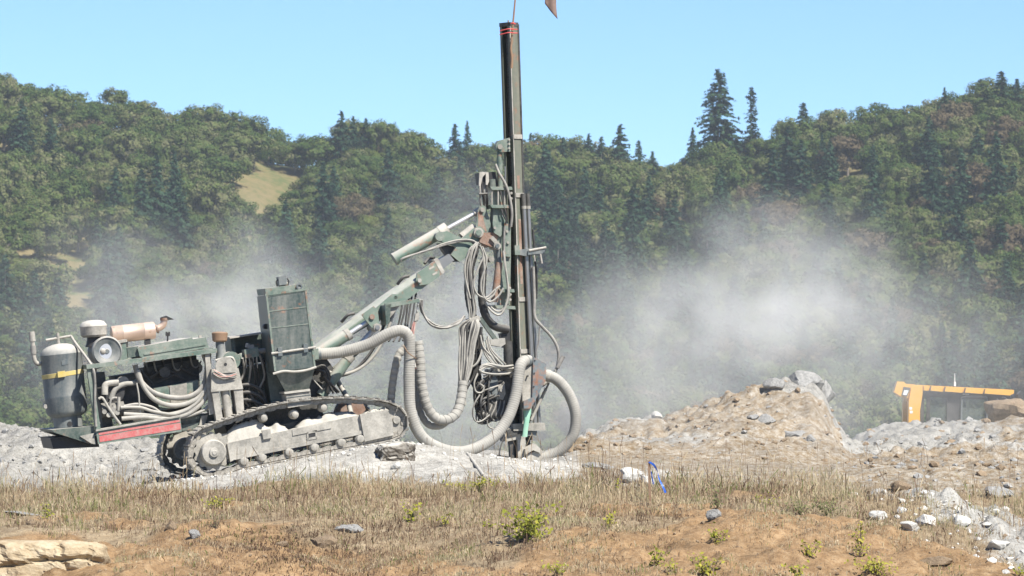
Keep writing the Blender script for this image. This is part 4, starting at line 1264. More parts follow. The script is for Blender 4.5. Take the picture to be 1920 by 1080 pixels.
# feed support beside the mast
def feed_support():
    t = empty('feed_support', parent=rig)
    V = .95
    MB().prism([(930, 272), (934, 264), (956, 258), (957, 284), (938, 285), (931, 281)], V, V + .12).build('wedge_bracket', M['green'], t)
    disc_obj('bracket_pin', 938, 275, V - .03, V + .15, 5, 'pale', t)
    for y in (262, 270, 278): disc_obj('bracket_bolt', 955, y, V - .03, V, 2, 'pale', t, 8)
    rod_obj('feed_cylinder_rod', (936, 284, V + .06), (937, 352, V + .06), 4.5, 'green', t)
    rod_obj('feed_cylinder', (937, 300, V + .06), (938, 352, V + .06), 5.5, 'green', t)
    rod_obj('guide_rod', (947, 312, V), (948, 352, V), 1.5, 'steel', t)
    for (a, b) in (((919, 350), (960, 350)), ((919, 384), (958, 384)), ((928, 572), (966, 574)), ((935, 542), (964, 542))):
        prism_obj('flange_plate', [(a[0], a[1]), (b[0], b[1]), (b[0] + 1, b[1] + 6), (a[0] + 4, a[1] + 6)], V - .08, V + .25, 'green', t)
    rod_obj('motor_body', (934, 356, V + .06), (936, 385, V + .06), 11, 'green', t, n=20)
    for x in (922, 934, 946): rod_obj('tie_rod', (x, 353, V - .05), (x, 386, V - .05), 1.6, 'pale', t, n=6)
    prism_obj('support_beam', [(926, 390), (950, 390), (953, 420), (958, 420), (958, 480), (956, 572), (938, 572), (932, 480), (924, 418)], V, V + .2, 'green', t)
    prism_obj('support_flange', [(924, 418), (940, 416), (941, 440), (938, 444), (926, 436)], V - .05, V, 'green', t)
    prism_obj('support_flange', [(946, 418), (957, 420), (958, 482), (946, 480)], V - .05, V, 'green', t)
    for x, y in ((928, 427), (951, 434), (953, 455), (956, 540), (957, 552), (957, 562), (959, 372), (959, 362)): disc_obj('flange_bolt', x, y, V - .08, V - .05, 2.6, 'pale', t, 8)
    MB().prism([(899, 323), (904, 322), (913, 323), (905, 332), (901, 350), (898, 348)], V - .06, V - .03).prism([(911, 322), (916, 323), (917, 340), (914, 347), (911, 346)], V - .06, V - .03).build('guard_plate', M['pale'], t)
    prism_obj('gearbox', [(899, 324), (930, 322), (934, 350), (918, 352), (916, 340), (902, 346)], V, V + .3, 'black', t)
    rod_obj('gear_motor', (922, 336, V - .02), (923, 352, V - .02), 7, 'green_dark', t)
    for k in range(4):
        x = 900 + 4 * k
        hose_obj('motor_hose', jig([(x, 340, V), (x, 362, V), (x + 2, 380, V + .05), (x + 6 - 3 * k, 398, V + .1)], 1.5), 2, 'rubber' if k % 2 else 'hose', t, 6)
    rod_obj('hose_clamp', (898, 364, V - .02), (914, 363, V - .02), 2, 'engine', t, n=8)
    hose_obj('whip_hose', [(929, 308, V - .06), (936, 325, V - .08), (948, 346, V - .1), (956, 372, V - .1), (960, 400, V - .1), (958, 425, V - .08)], 2.6, 'hose', t)
    hose_obj('whip_hose', [(938, 358, V - .06), (944, 385, V - .07), (950, 405, V - .07), (948, 420, V - .05)], 1.6, 'rubber', t, 6)
    hose_obj('whip_hose', [(940, 392, V - .06), (943, 402, V - .07), (950, 414, V - .06)], 1.6, 'rubber', t, 6)
    hose_obj('whip_hose', [(946, 425, V - .07), (945, 470, V - .1), (950, 520, V - .1), (954, 555, V - .1), (945, 578, V - .12), (932, 584, V - .12), (916, 572, V - .1)], 2.2, 'hose', t, 6)
    hose_obj('whip_hose', [(943, 470, V - .12), (952, 535, V - .12), (950, 568, V - .14), (938, 590, V - .14), (922, 584, V - .14), (908, 565, V - .1)], 2.2, 'hose_pale', t, 6)
feed_support()
# drill pipes and their rack on the front of the mast
def pipe_rack():
    t = empty('pipe_rack', parent=rig)
    for (x0, x1) in ((982, 1003), (990, 1011)):
        v = 1.0 if x0 == 982 else 1.06
        rod_obj('drill_pipe', (x0, 386, v), (x1, 800, v), 3.9, 'steel', t)
        rod_obj('pipe_coupling', (x0 - 1, 363, v), (x0 + .2, 388, v), 4.8, 'engine', t)
        rod_obj('pipe_collar', (x0, 386, v), (x0 + .3, 392, v), 5, 'pale', t)
    MB().prism([(966, 469), (1008, 464), (1009, 478), (984, 480), (967, 476)], .93, 1.15).prism([(990, 470), (1020, 466), (1022, 470), (1018, 475), (990, 478)], .90, .98).build('rack_bracket', M['tank'], t)
    rod_obj('rack_arm', (992, 470, .9), (1024, 464, .9), 2.4, 'pale', t)
    rod_obj('rack_pin', (1013, 476, .9), (1016, 494, .9), 2, 'pale', t)
    rod_obj('rack_pin', (1002, 478, .9), (1003, 490, .9), 1.4, 'pale', t)
    prism_obj('rack_lug', [(965, 460), (974, 460), (975, 478), (966, 478)], .9, .98, 'green', t)
    MB().prism([(962, 795), (1022, 793), (1023, 807), (963, 808)], .8, 1.05).build('rack_foot', M['pale'], t)
    prism_obj('foot_plate', [(975, 809), (1007, 808), (1007, 817), (976, 817)], .85, 1.05, 'tank', t)
    hose_obj('air_hose', [(1000, 500, 1.0), (1002, 560, .98), (1003, 595, .95), (1016, 612, .95), (1036, 634, .95), (1047, 660, .95), (1044, 690, .95), (1030, 712, .95), (1016, 724, .95)], 3, 'hose', t)
    hose_obj('air_hose', [(999, 430, 1.05), (1006, 520, 1.02), (1005, 560, 1.0)], 2.4, 'rubber', t, 6)
    hose_obj('air_hose', [(1012, 612, .95), (1010, 640, .95), (1005, 660, .95), (1006, 676, .95)], 1.6, 'hose', t, 6)
    rod_obj('lever_rod', (1040, 694, .9), (995, 793, .9), 2, 'tank', t, n=8)
    rod_obj('lever_grip', (1056, 668, .9), (1045, 690, .9), 4, 'hose', t, n=10)
    mb = MB()
    a, b = g(1044, 690, .9), g(1036, 706, .9)
    mb.tube([a.lerp(b, i / 24) + (AX * math.cos(i * 1.57) + ZZ * math.sin(i * 1.57)) * .012 for i in range(25)], .006, 5, .02)
    mb.build('spring', M['pale'], t, 60)
    a, b = g(1024, 728, .9), g(996, 788, .9)
    MB().tube([a, a.lerp(b, .5), b], 3 * K, 8, .03, ribs=.02).build('ribbed_sleeve', M['hose_pale'], t, 60)
pipe_rack()
# cyclone and its ducts
def cyclone():
    t = empty('cyclone', parent=rig)
    prism_obj('inlet_panel', [(982, 672), (1001, 670), (999, 752), (980, 756), (978, 700)], .60, .95, 'pale', t)
    MB().prism([(1000, 669), (1024, 682), (1023, 714), (1003, 752), (996, 766), (982, 766), (982, 752), (998, 745)], .56, .62).build('rusted_panel', M['blue_rust'], t)
    MB().prism([(1001, 671), (1024, 684), (1023, 713), (1004, 750), (990, 760), (985, 700)], .62, .95).build('cyclone_box', M['blue_rust'], t)
    for x, y in ((990, 684), (990, 705), (1003, 676), (1002, 700), (1001, 725)): disc_obj('rivet', x, y, .55, .6, 1.6, 'black', t, 8)
    MB().lathe(g(987, 752, .72), g(986, 770, .72) - g(987, 752, .72), [(0, 12 * K), (.06, 9.5 * K), (.09, 9.5 * K), (.14, 8 * K)], 18).build('cyclone_neck', M['pale'], t, 40)
    MB().cyl(g(985, 757, .72), g(985, 766, .72), 9.8 * K).build('neck_band', M['tank'], t, 40)
    # mint sleeve, pinched and folded
    mb = MB(); vs = []; prof = [(766, 7.5, 4), (776, 7, 5), (786, 5.5, 6), (796, 5, 3.5), (806, 4.6, 3), (819, 5.2, 2.5)]
    n = 14
    for i, (y, w, d) in enumerate(prof):
        c = g(989 - i * .9, y, .70)
        for k in range(n):
            a = 2 * PI * k / n
            q = 1 + .18 * math.sin(3 * a + i)
            vs.append(c + AX * math.cos(a) * w * K * q + PX * math.sin(a) * d * K * q)
    fs = [(i * n + k, i * n + (k + 1) % n, (i + 1) * n + (k + 1) % n, (i + 1) * n + k) for i in range(len(prof) - 1) for k in range(n)]
    mb.add(vs, fs); mb.build('discharge_sleeve', M['mint'], t, 60)
    hose_obj('return_duct', [(1020, 702, .75), (1044, 712, .72), (1066, 738, .70), (1079, 775, .70), (1076, 812, .72), (1058, 838, .78), (1036, 853, .85), (1008, 862, .9)], 10.5, 'duct', t, 16, ribs=.032)
    rod_obj('duct_clamp', (1022, 703, .75), (1030, 705.5, .745), 11.6, 'pale', t)
    hose_obj('suction_duct', [(592, 664, .30), (640, 660, .28), (690, 646, .2), (728, 626, .12), (752, 620, .1), (766, 632, .12), (768, 662, .14), (767, 720, .14), (771, 776, .14), (792, 820, .16), (832, 843, .2), (874, 846, .28), (918, 826, .36), (950, 788, .42), (966, 744, .46), (972, 706, .48), (975, 688, .5), (981, 678, .56), (992, 677, .66)], 10.8, 'duct', t, 16, ribs=.034)
    rod_obj('duct_clamp', (593, 664, .3), (601, 663.2, .297), 11.9, 'tank', t)
    rod_obj('duct_clamp', (985, 677, .6), (991, 677, .65), 11.9, 'tank', t)
cyclone()
# foot of the mast
def mast_foot():
    t = empty('mast_foot', parent=rig)
    prism_obj('centralizer_box', [(944, 805), (982, 797), (987, 820), (950, 828)], .85, 1.25, 'pale', t)
    prism_obj('centralizer_front', [(950, 806), (980, 799), (983, 812), (953, 818)], .82, .85, 'engine', t)
    prism_obj('foot_leg', [(955, 824), (964, 823), (964, 868), (958, 869)], .9, 1.0, 'engine', t)
    prism_obj('foot_leg', [(964, 823), (970, 822), (970, 868), (965, 868)], 1.1, 1.2, 'engine', t)
    prism_obj('foot_skid', [(970, 822), (985, 820), (986, 870), (972, 871)], .85, .95, 'pale', t)
    prism_obj('rail', [(955, 745), (964, 744), (966, 800), (957, 802)], .95, 1.1, 'engine', t)
    rod_obj('drill_steel', (990, 815, 1.0), (992, 875, 1.0), 4, 'engine', t)
    MB().prism([(985, 842), (1004, 832), (1018, 846), (1014, 850), (1000, 844), (986, 852)], .75, 1.2).prism([(986, 852), (1004, 846), (1020, 856), (1008, 868), (990, 872)], .8, 1.2).build('dust_skirt', M['cake'], t)
    MB().lathe(g(997, 868, .9), g(1010, 860, .9) - g(997, 868, .9), [(0, 13 * K), (.1, 12 * K)], 16).build('duct_mouth', M['cake'], t, 40)
    hose_obj('ground_cable', [(945, 820, .8), (938, 840, .75), (937, 856, .7), (946, 868, .7)], 1.5, 'rubber', t, 6)
mast_foot()
# drifter carriage, valve bank and its black cables
def carriage():
    t = empty('drill_carriage', parent=rig)
    V = .80
    prism_obj('valve_bank', [(915, 703), (932, 700), (936, 750), (918, 741)], V, V + .3, 'tank', t)
    prism_obj('valve_face', [(932, 700), (958, 708), (958, 752), (936, 753)], V + .02, V + .3, 'engine', t)
    prism_obj('cover_plate', [(934, 722), (946, 718), (948, 738), (943, 750), (936, 748)], V - .02, V + .02, 'pale', t)
    disc_obj('cover_plate_boss', 941, 731, V - .06, V - .02, 4, 'pale', t)
    prism_obj('top_guard', [(916, 692), (962, 698), (962, 704), (916, 698)], V - .05, V + .2, 'pale', t)
    rod_obj('drifter_body', (952, 640, 1.0), (956, 790, 1.0), 9, 'engine', t)
    prism_obj('drifter_block', [(925, 690), (962, 684), (966, 770), (940, 768)], V + .30, V + .5, 'black', t)
    MB().prism([(896, 596), (903, 594), (934, 636), (928, 640)], .85, .92).build('hose_bracket', M['green_dark'], t)
    prism_obj('hose_bracket_plate', [(880, 598), (898, 592), (902, 600), (884, 606)], .75, 1.0, 'pale', t)
    prism_obj('carriage_stop', [(919, 637), (947, 634), (948, 645), (940, 650), (920, 647)], .82, 1.05, 'hose_pale', t)
    prism_obj('slide_plate', [(938, 625), (956, 622), (957, 650), (945, 652)], 1.05, 1.2, 'black', t)
    # crowd of black hoses and cables left of the carriage
    for k in range(34):
        x0 = rh.uniform(905, 950); y0 = rh.uniform(690, 745)
        x1 = rh.uniform(888, 925); y1 = rh.uniform(735, 790)
        x2 = rh.uniform(925, 962); y2 = rh.uniform(755, 785)
        hose_obj('black_hose', [(x0, y0, V + rh.uniform(-.05, .2)), ((x0 + x1) / 2 - rh.uniform(0, 10), (y0 + y1) / 2, V + rh.uniform(-.1, .1)), (x1, y1, V), ((x1 + x2) / 2, max(y1, y2) + rh.uniform(-4, 6), V + .05), (x2, y2, V + .1)], rh.uniform(1.3, 2.6), 'rubber' if k % 9 else 'hose', t, 6)
    for k in range(16):
        x0 = rh.uniform(880, 905); y0 = rh.uniform(605, 640)
        x1 = rh.uniform(878, 900); y1 = rh.uniform(670, 720)
        hose_obj('black_hose', [(x0, y0, .9), (x0 + rh.uniform(-6, 6), y0 + 30, .88), (x1, y1, .85), (x1 + rh.uniform(5, 20), y1 + rh.uniform(20, 60), .85), (rh.uniform(912, 935), rh.uniform(715, 760), .85)], rh.uniform(1.8, 3.2), 'rubber', t, 6)
    for k in range(7):
        x0 = rh.uniform(900, 915); y0 = rh.uniform(640, 670)
        hose_obj('pale_hose', [(x0, y0 - 15, .75), (x0 + 6, y0 + 8, .72), (x0 + 16 + k, y0 + 25, .72), (x0 + 26 + k * 1.5, y0 + 38, .78)], 1.8, 'hose_pale', t, 6)
    for k in range(3):
        hose_obj('pale_hose', jig([(900, 690 + 2 * k, .7), (915, 682 + 2 * k, .68), (940, 686 + 2 * k, .68), (962, 684 + 3 * k, .74)], 2), 2.2, 'hose_pale', t, 6)
    hose_obj('pale_hose', [(962, 700, .74), (930, 702, .68), (904, 698, .68), (900, 690, .7), (910, 684, .68), (940, 690, .68)], 2.2, 'hose_pale', t, 6)
    hose_obj('pale_hose', [(904, 642, .78), (903, 660, .74), (895, 680, .72), (884, 688, .74), (877, 680, .76), (875, 665, .78)], 2.4, 'hose_pale', t, 6)
    hose_obj('pale_hose', [(896, 700, .72), (889, 718, .7), (892, 734, .7), (903, 736, .7), (907, 726, .7), (900, 720, .68)], 1.8, 'hose_pale', t, 6)
    hose_obj('pale_hose', [(900, 740, .7), (890, 756, .68), (886, 775, .68), (892, 790, .68), (904, 789, .7), (918, 778, .72)], 1.6, 'hose', t, 6)
    hose_obj('pale_hose', [(913, 788, .7), (916, 800, .7), (928, 804, .7), (940, 798, .75)], 1.5, 'hose', t, 6)
    for k in range(14):   # fan of cables under the valve bank
        a = k / 13
        hose_obj('black_hose', [(918 + 30 * a, 748, .84), (912 + 34 * a, 766, .80), (902 + 40 * a, 782 - 4 * a, .78), (908 + 36 * a, 788 - 6 * a, .82)], 2.0, 'rubber' if k % 3 else 'hose', t, 6)
carriage()
# hose festoons between boom and mast
for k in range(12):  # black hoses added behind the bundle as its dark inner gaps
    x = 868 + 2.4 * k
    hose_obj('hanging_hose', jig([(886 + k * .8, 600, .86), (x, 620, .84), (x - 3, 655, .82), (x - 6, 700, .78), (864 + k * .6, 735, .74)], 3), 2.0, 'rubber', n=6)
for k in range(5):  # more black ones added behind, standing in for shadow between hoses
    x = 874 + 3.5 * k
    hose_obj('hanging_hose', jig([(898, 458, .92), (x + 8, 472, .92), (x, 510, .9), (x + 3, 550, .9), (884 + k, 598, .88)], 3), 2.4, 'rubber', n=6)
V = .62
for k in range(5):
    hose_obj('looped_cable', jig([(789, 563, V), (793, 585, V), (808, 606, V), (832, 615, V), (856, 606, V), (872, 594, V + .1)], 3), 1.9, 'hose', n=6)
for k in range(14):
    x = 866 + 2.1 * k
    hose_obj('hanging_hose', jig([(884 + k * .9, 598, .78), (x + 4 - 6 * (k < 7), 612, .72), (x - 4, 645, .70), (x - 6 - k * .3, 690, .68), (862 + k * .8, 730, .66), (858 + k, 760, .64)], 1.6), 2.2, ['hose_pale', 'rubber', 'hose', 'hose_pale', 'rubber'][k % 5], n=6)
for k in range(4):
    x = 872 + 3.6 * k
    hose_obj('hanging_hose', jig([(896, 456, .85), (x + 8, 468, .82), (x, 505, .80), (x + 4, 545, .8), (x + 8, 580, .8), (882 + k, 600, .8)], 2), 2.0, 'hose' if k % 2 else 'hose_pale', n=6)
for pts in ([(900, 460), (906, 480), (898, 500), (888, 530), (895, 552), (912, 558), (926, 545), (938, 536)], [(904, 462), (912, 490), (902, 528), (904, 552), (918, 566), (934, 556), (944, 540)],
            [(905, 470), (908, 510), (906, 548), (912, 562), (926, 552), (930, 540)], [(880, 470), (871, 500), (874, 530), (882, 560)]):
    hose_obj('hanging_hose', [(x, y, .78) for x, y in pts], 2.0, 'hose_pale', n=6)
hose_obj('armoured_hose', [(886, 470, .95), (880, 505, .93), (877, 545, .9), (884, 585, .9), (896, 605, .92)], 7, 'rubber', n=10, ribs=.09)
hose_obj('armoured_hose', [(906, 492, 1.0), (904, 530, .98), (904, 565, .96), (912, 595, .95), (928, 612, .98), (952, 618, 1.05)], 8, 'rubber', n=10, ribs=.09)
for i, (pts, r, m) in enumerate((([(783, 640, .45), (788, 675, .42), (790, 715, .4), (798, 755, .4), (814, 782, .42), (836, 788, .45), (856, 774, .5), (865, 745, .55), (868, 715, .6)], 9, 'duct'),
                  ([(778, 640, .6), (777, 690, .6), (780, 740, .58), (792, 782, .56), (806, 798, .56), (826, 799, .56), (838, 790, .56)], 6, 'hose_pale'),
                  ([(762, 650, .5), (748, 664, .5), (741, 690, .5), (736, 720, .52), (733, 752, .55)], 7, 'duct'))):
    P = [g(*p) for p in pts]
    o = MB().tube(P, r * K, 12, .04).build('wrapped_hose', M[m], rig, 60)
    path = spline(spline(P, .02), .095, smooth=False)
    mb = MB()
    for a, b in zip(path[:-1], path[1:]):
        d = (b - a).normalized()
        mb.lathe(a, d, [(0, r * K * 1.04), (.004, r * K * 1.10), (.05, r * K * 1.10), (.054, r * K * 1.04)], 12)
    mb.build('hose_wrap', M['hose_pale' if i != 0 else 'duct'], o, 40)
# chain and rope from the arm
mb = MB()
for k in range(4):
    c = g(784 - k * .8, 566 + k * 6, .58)
    mb.lathe(c, AX if k % 2 else PX, [(-.006, .018), (-.006, .026), (.006, .026), (.006, .018)], 10)
mb.build('chain', M['steel'], rig)
prism_obj('shackle', [(779, 588), (786, 586), (786, 600), (777, 602)], .55, .61, 'pale')
for k in range(6):
    hose_obj('hanging_rope', jig([(781, 598, .58), (778 - k, 618, .56), (775 - k + 2 * (k % 2), 650, .5), (774 + k, 690, .3)], 2), 1.5, ['hose_pale', 'white_red', 'hose'][k % 3], n=6)
for k in range(5):
    hose_obj('hanging_hose', jig([(757 + 6 * k, 545, 1.0), (752 + 6 * k, 580, .95), (744 + 7 * k, 615, .9), (730 + 9 * k, 640, .8)], 2), 2.0, 'rubber', n=6)
hose_obj('hanging_hose', [(736, 575, .8), (720, 610, .8), (702, 650, .8), (680, 680, .8), (655, 700, .8), (625, 704, .8), (600, 690, .8)], 3, 'rubber')
hose_obj('hanging_hose', [(742, 575, .75), (722, 630, .75), (700, 668, .75), (672, 692, .75), (640, 702, .75), (612, 696, .75)], 3, 'hose_pale')
for k in range(6):
    hose_obj('base_hose', jig([(592, 690, .6), (606, 684 + k * 3, .55), (618 - 3 * k, 705, .55), (605 + 6 * k, 735, .6)], 4), 2.3, 'rubber', n=6)
hose_obj('base_hose', [(592, 700, .7), (600, 690, .62), (612, 694, .62), (614, 706, .66), (600, 712, .7)], 5, 'rubber')
hose_obj('tie_cord', [(757, 648, .02), (764, 660, .0), (774, 668, .02), (780, 672, .1)], 1.1, 'wood', n=6)
rod_obj('base_rod', (584, 708, .5), (604, 730, .5), 1.4, 'hose_pale', n=6)
hose_obj('base_hose', [(620, 690, 1.3), (636, 720, 1.2), (650, 745, 1.0), (658, 775, .7)], 5, 'hose')

# ---- stick with a rag tied to the top of the mast
fs_ = empty('flag_stick', Matrix.Translation(g(960, 96, .9)))
tag(fs_, 'weathered stick with a ragged brown cloth tied to the mast top', 'flag')
MB().cyl(g(957, 98, .88), g(969, -34, .88), 2.0 * K, 1.5 * K, 8).build('stick', M['wood'], fs_, 40)
def rag():
    mb = MB(); vs = []; n, m = 26, 9
    for i in range(n):
        s = i / (n - 1)
        for j in range(m):
            u = j / (m - 1)
            x = 968 + s * 74; y = -34 + u * 32 + s * 14 + (14 * max(0, s - .66) / .34 * u * 1.6)
            vs.append(g(x + 4 * u * s + 1.5 * math.sin(9 * s + 3 * u), y + 2 * math.sin(7 * s), .88 + .05 * math.sin(8 * s + 2 * u) + .02 * math.sin(19 * s)))
    fs = []
    for i in range(n - 1):
        for j in range(m - 1):
            if j > 3 and i < 17 and (j > 5 or (i * 7 + j) % 3 == 0): continue
            fs.append((i * m + j, (i + 1) * m + j, (i + 1) * m + j + 1, i * m + j + 1))
    mb.add(vs, fs)
    o = mb.build('cloth', M['cloth'], fs_, 180, loose=True)
    md = o.modifiers.new('t', 'SOLIDIFY'); md.thickness = .006
rag()
for y in (56, 63):
    hose_obj('red_tape', [(937, y + 2, .93), (945, y, .88), (954, y - 2, .83), (964, y - 1, .84), (970, y - 1, .9)], 1.0, 'ribbon_red', fs_, 6)
hose_obj('red_tape', [(958, 44, .88), (962, 43, .86), (966, 45, .88)], 1.2, 'ribbon_red', fs_, 6)
mb = MB()
P = [g(960, 76, .84), g(958, 92, .835), g(960, 110, .835), g(959, 128, .835)]
mb.tube(P, 2.2 * K, 7, .03, taper=3.0 * K)
mb.build('rope_end', M['wood'], fs_, 60)

# ------------------------------------------------------------------ dry grass
def grass_mat(name, stops):
    m, nt, b, L = new_mat(name)
    at_ = nt.nodes.new('ShaderNodeAttribute'); at_.attribute_name = 'tone'
    c = ramp_node(nt, at_.outputs['Fac'], stops).outputs[0]
    L.new(c, b.inputs['Base Color']); b.inputs['Roughness'].default_value = 0.8; b.inputs['Specular IOR Level'].default_value = 0.2
    tr = nt.nodes.new('ShaderNodeBsdfTranslucent'); L.new(c, tr.inputs[0])
    mx = nt.nodes.new('ShaderNodeMixShader'); mx.inputs[0].default_value = 0.3
    L.new(b.outputs[0], mx.inputs[1]); L.new(tr.outputs[0], mx.inputs[2])
    L.new(mx.outputs[0], nt.nodes['Material Output'].inputs[0])
    return m
straw = grass_mat('dry_grass_blades', [(0.0, (0.10, 0.062, 0.040)), (0.3, (0.23, 0.155, 0.10)), (0.6, (0.39, 0.30, 0.185)), (0.88, (0.53, 0.44, 0.295)), (1.0, (0.15, 0.17, 0.05))])

def blades(name, x, y, h, w, tone, lean, mat, label, cat, seedhead=0.0, seed=1):
    rs = np.random.RandomState(seed)
    n = len(x)
    z = full_z(x, y) - 0.01
    a = rs.uniform(0, 2 * PI, n); la = rs.uniform(0, 2 * PI, n)
    u = np.stack([np.cos(a), np.sin(a) * 0.5, np.zeros(n)], 1) * (w / 2)[:, None]
    b = np.stack([x, y, z], 1)
    d = np.stack([np.cos(la), np.sin(la), np.zeros(n)], 1) * (h * lean)[:, None]
    upv = np.stack([np.zeros(n), np.zeros(n), h], 1)
    m = b + upv * 0.55 + d * 0.3; t = b + upv + d
    m2 = t - (upv + d) * 0.10
    head = (rs.rand(n) < seedhead)[:, None] * np.array([[1.6]]) + 0.35
    co = np.stack([b - u, b + u, m + u * 0.8, m - u * 0.8, m2 + u * head, m2 - u * head, t], 1).reshape(-1, 3)
    i = np.arange(n)[:, None] * 7
    q = (i + np.array([[0, 1, 2, 3]])); q2 = (i + np.array([[3, 2, 4, 5]])); t3 = (i + np.array([[5, 4, 6]]))
    loops = np.concatenate([q, q2, t3], 1).ravel()
    starts = (np.arange(n)[:, None] * 11 + np.array([[0, 4, 8]])).ravel()
    me = bpy.data.meshes.new(name)
    me.vertices.add(len(co)); me.vertices.foreach_set('co', co.astype(np.float32).ravel())
    me.loops.add(len(loops)); me.loops.foreach_set('vertex_index', loops.astype(np.int32))
    me.polygons.add(len(starts)); me.polygons.foreach_set('loop_start', starts.astype(np.int32))
    me.update(calc_edges=True)
    at_ = me.attributes.new('tone', 'FLOAT', 'FACE'); at_.data.foreach_set('value', np.repeat(tone, 3).astype(np.float32))
    me.materials.append(mat)
    o = bpy.data.objects.new(name, me); C.objects.link(o)
    tag(o, label, cat, kind='stuff')
    return o

def scatter(n, y0, y1, seed):
    rs = np.random.RandomState(seed)
    y = rs.uniform(y0, y1, n)
    x = rs.uniform(-1.08, 1.08, n) * 960 / F * (y - CAMY)
    return x, y, rs

x, y, rs = scatter(330000, -15.5, 2.6, 21)
gr_, or_, wh_ = zones(x, y)
px = 960 + F * x / (y - CAMY)
clump = fbm(x * 1.3 + 3, y * 1.3 + 8, 4)
fine = fbm(x * 5 + 3, y * 5 + 8, 2)
band = np.exp(-((y + 3.0) / 3.6) ** 2)
p = 0.16 + 0.52 * band + 1.5 * clump + 1.0 * fine - 0.35 * np.clip((y + 0.6) / 1.0, 0, 1)
p = p - 0.34 * or_ * (y < -4) - 0.75 * np.clip(gr_ * (px < 1090) * (y > -3.2), 0, 1) * 1.1 - 0.7 * ((px > 1090) & (y > -1.4)) - 0.6 * ((px > 1590) & (y > -4.2)) - 0.55 * gr_ * (px > 1560) - 0.8 * wh_ * (px < 1100)
slabm = (px < 215) & (y < -9.5)
trackm = (px > 330) & (px < 790) & (y > -0.9)
p = np.where(slabm | trackm, -1, p)
# a dark brown low mat of dead stems in the hollow at the bottom
mat_ = np.exp(-(((px - 560) / 170) ** 2)) * (y < -9.0)
low = np.exp(-(((px - 820) / 420) ** 2)) * np.clip((-7.5 - y) / 1.5, 0, 1)
p = p + 0.9 * mat_ + 0.20 * (y < -4.5) + 0.32 * low + 0.9 * np.clip(fbm(x * .6 + 70, y * .6, 3), 0, 1) * (y < -6)
keep = rs.rand(len(x)) < p * 0.72
x, y = x[keep], y[keep]; mat_ = mat_[keep]; clump = clump[keep]; orr_ = or_[keep]
h = rs.gamma(2.4, 0.030, len(x)) * (0.62 + 0.9 * np.exp(-((y + 2.6) / 2.6) ** 2)) * (1 - 0.45 * mat_) * (1 - 0.35 * orr_ * (y < -6)) + 0.03
tone = np.clip(0.46 + clump * 1.1 + rs.randn(len(x)) * 0.22 - 0.42 * mat_ + 0.10 * np.exp(-((y + 1.5) / 1.5) ** 2), 0, 0.93)
tone = np.where(rs.rand(len(x)) < 0.05 + 0.22 * (fbm(x * .9 + 50, y * .9, 3) > 0.22), 1.0, tone)
blades('dry_grass', x, y, h, rs.uniform(0.004, 0.010, len(x)), tone, np.abs(rs.randn(len(x))) * 0.38, straw, 'dry straw-coloured grass covering the bank below the rig', 'grass', 0.35, 5)
print('BLADES', len(x))

# tall dead stalks standing above the grass
x, y, rs = scatter(5200, -9, 1.6, 33)
px = 960 + F * x / (y - CAMY)
pp = 0.18 + 0.5 * np.exp(-(((px - 240) / 120) ** 2)) * (y > -3) + 0.35 * np.exp(-(((px - 1180) / 260) ** 2)) + 1.3 * fbm(x * .8, y * .8, 3)
kk = (rs.rand(len(x)) < pp * 0.55) & ~((px > 330) & (px < 800) & (y > -0.9))
x, y = x[kk], y[kk]
blades('dead_stalks', x, y, rs.uniform(0.16, 0.48, len(x)), rs.uniform(0.004, 0.007, len(x)), np.clip(rs.rand(len(x)) * 0.8, 0, .9), np.abs(rs.randn(len(x))) * 0.22, straw, 'thin dead weed stalks standing above the grass', 'weeds', 0.6, 9)

# ------------------------------------------------------------------ leafy plants, each its own thing
PL = leaf_mat('young_green_leaves', [(0.11, 0.10, 0.025), (0.16, 0.18, 0.025), (0.26, 0.25, 0.035), (0.36, 0.32, 0.06)], 0.2)
PL2 = leaf_mat('dull_green_leaves', [(0.08, 0.10, 0.035), (0.14, 0.15, 0.06), (0.22, 0.20, 0.10)], 0.2)
M['twig'] = dusty('thin_brown_twig', (0.13, 0.085, 0.05), 0.2, 0.1, 9, 0.9)
rp = random.Random(77)
def plant(name, px, py, wpx, hpx, nst, label, mat=PL, leafs=0.030, group=None, dens=1.0):
    base = ground_hit(px, py)
    k = (base.y - CAMY) / F
    W, H = wpx * k, hpx * k
    t = empty(name, Matrix.Translation(base))
    tag(t, label, 'plant', group)
    mb = MB(); cen, nrm, siz, ton = [], [], [], []
    for s in range(nst):
        a = rp.uniform(0, 2 * PI)
        e = Vector((rp.gauss(0, .34) * W, math.sin(a) * W * 0.35, H * rp.uniform(.2, 1.0) ** .8))
        mid = Vector((e.x * rp.uniform(.2, .7), e.y * .4, e.z * rp.uniform(.45, .9)))
        pts = spline([base - Vector((0, 0, .03)), base + mid, base + e], 0.02)
        mb.tube([base - Vector((0, 0, .03)), base + mid, base + e], 0.0035, 5, 0.05, taper=0.0015)
        n = max(3, int(len(pts) * 0.95 * dens))
        for q in range(n):
            i = int(len(pts) * (0.25 + 0.75 * q / n)); i = min(i, len(pts) - 1)
            off = Vector((rp.gauss(0, 1), rp.gauss(0, 1), rp.gauss(0, .7))) * leafs * 1.25
            cen.append(pts[i] + off); nrm.append(np.array([rp.gauss(0.25, .6), rp.gauss(-.5, .5), rp.gauss(.6, .4)]))
            siz.append(leafs * rp.uniform(.4, 1.1)); ton.append(min(1, max(0, rp.gauss(.55, .25))))
    mb.build('stem', M['twig'], t, 60)
    inv = XF[t.name]
    c = np.array([list(inv @ Vector(v)) for v in cen])
    me = quads_mesh('leaves', c, np.array(nrm), np.array(siz), np.array(ton), mat, 0.62)
    o = bpy.data.objects.new('leaves', me); C.objects.link(o); o.parent = t
    return t

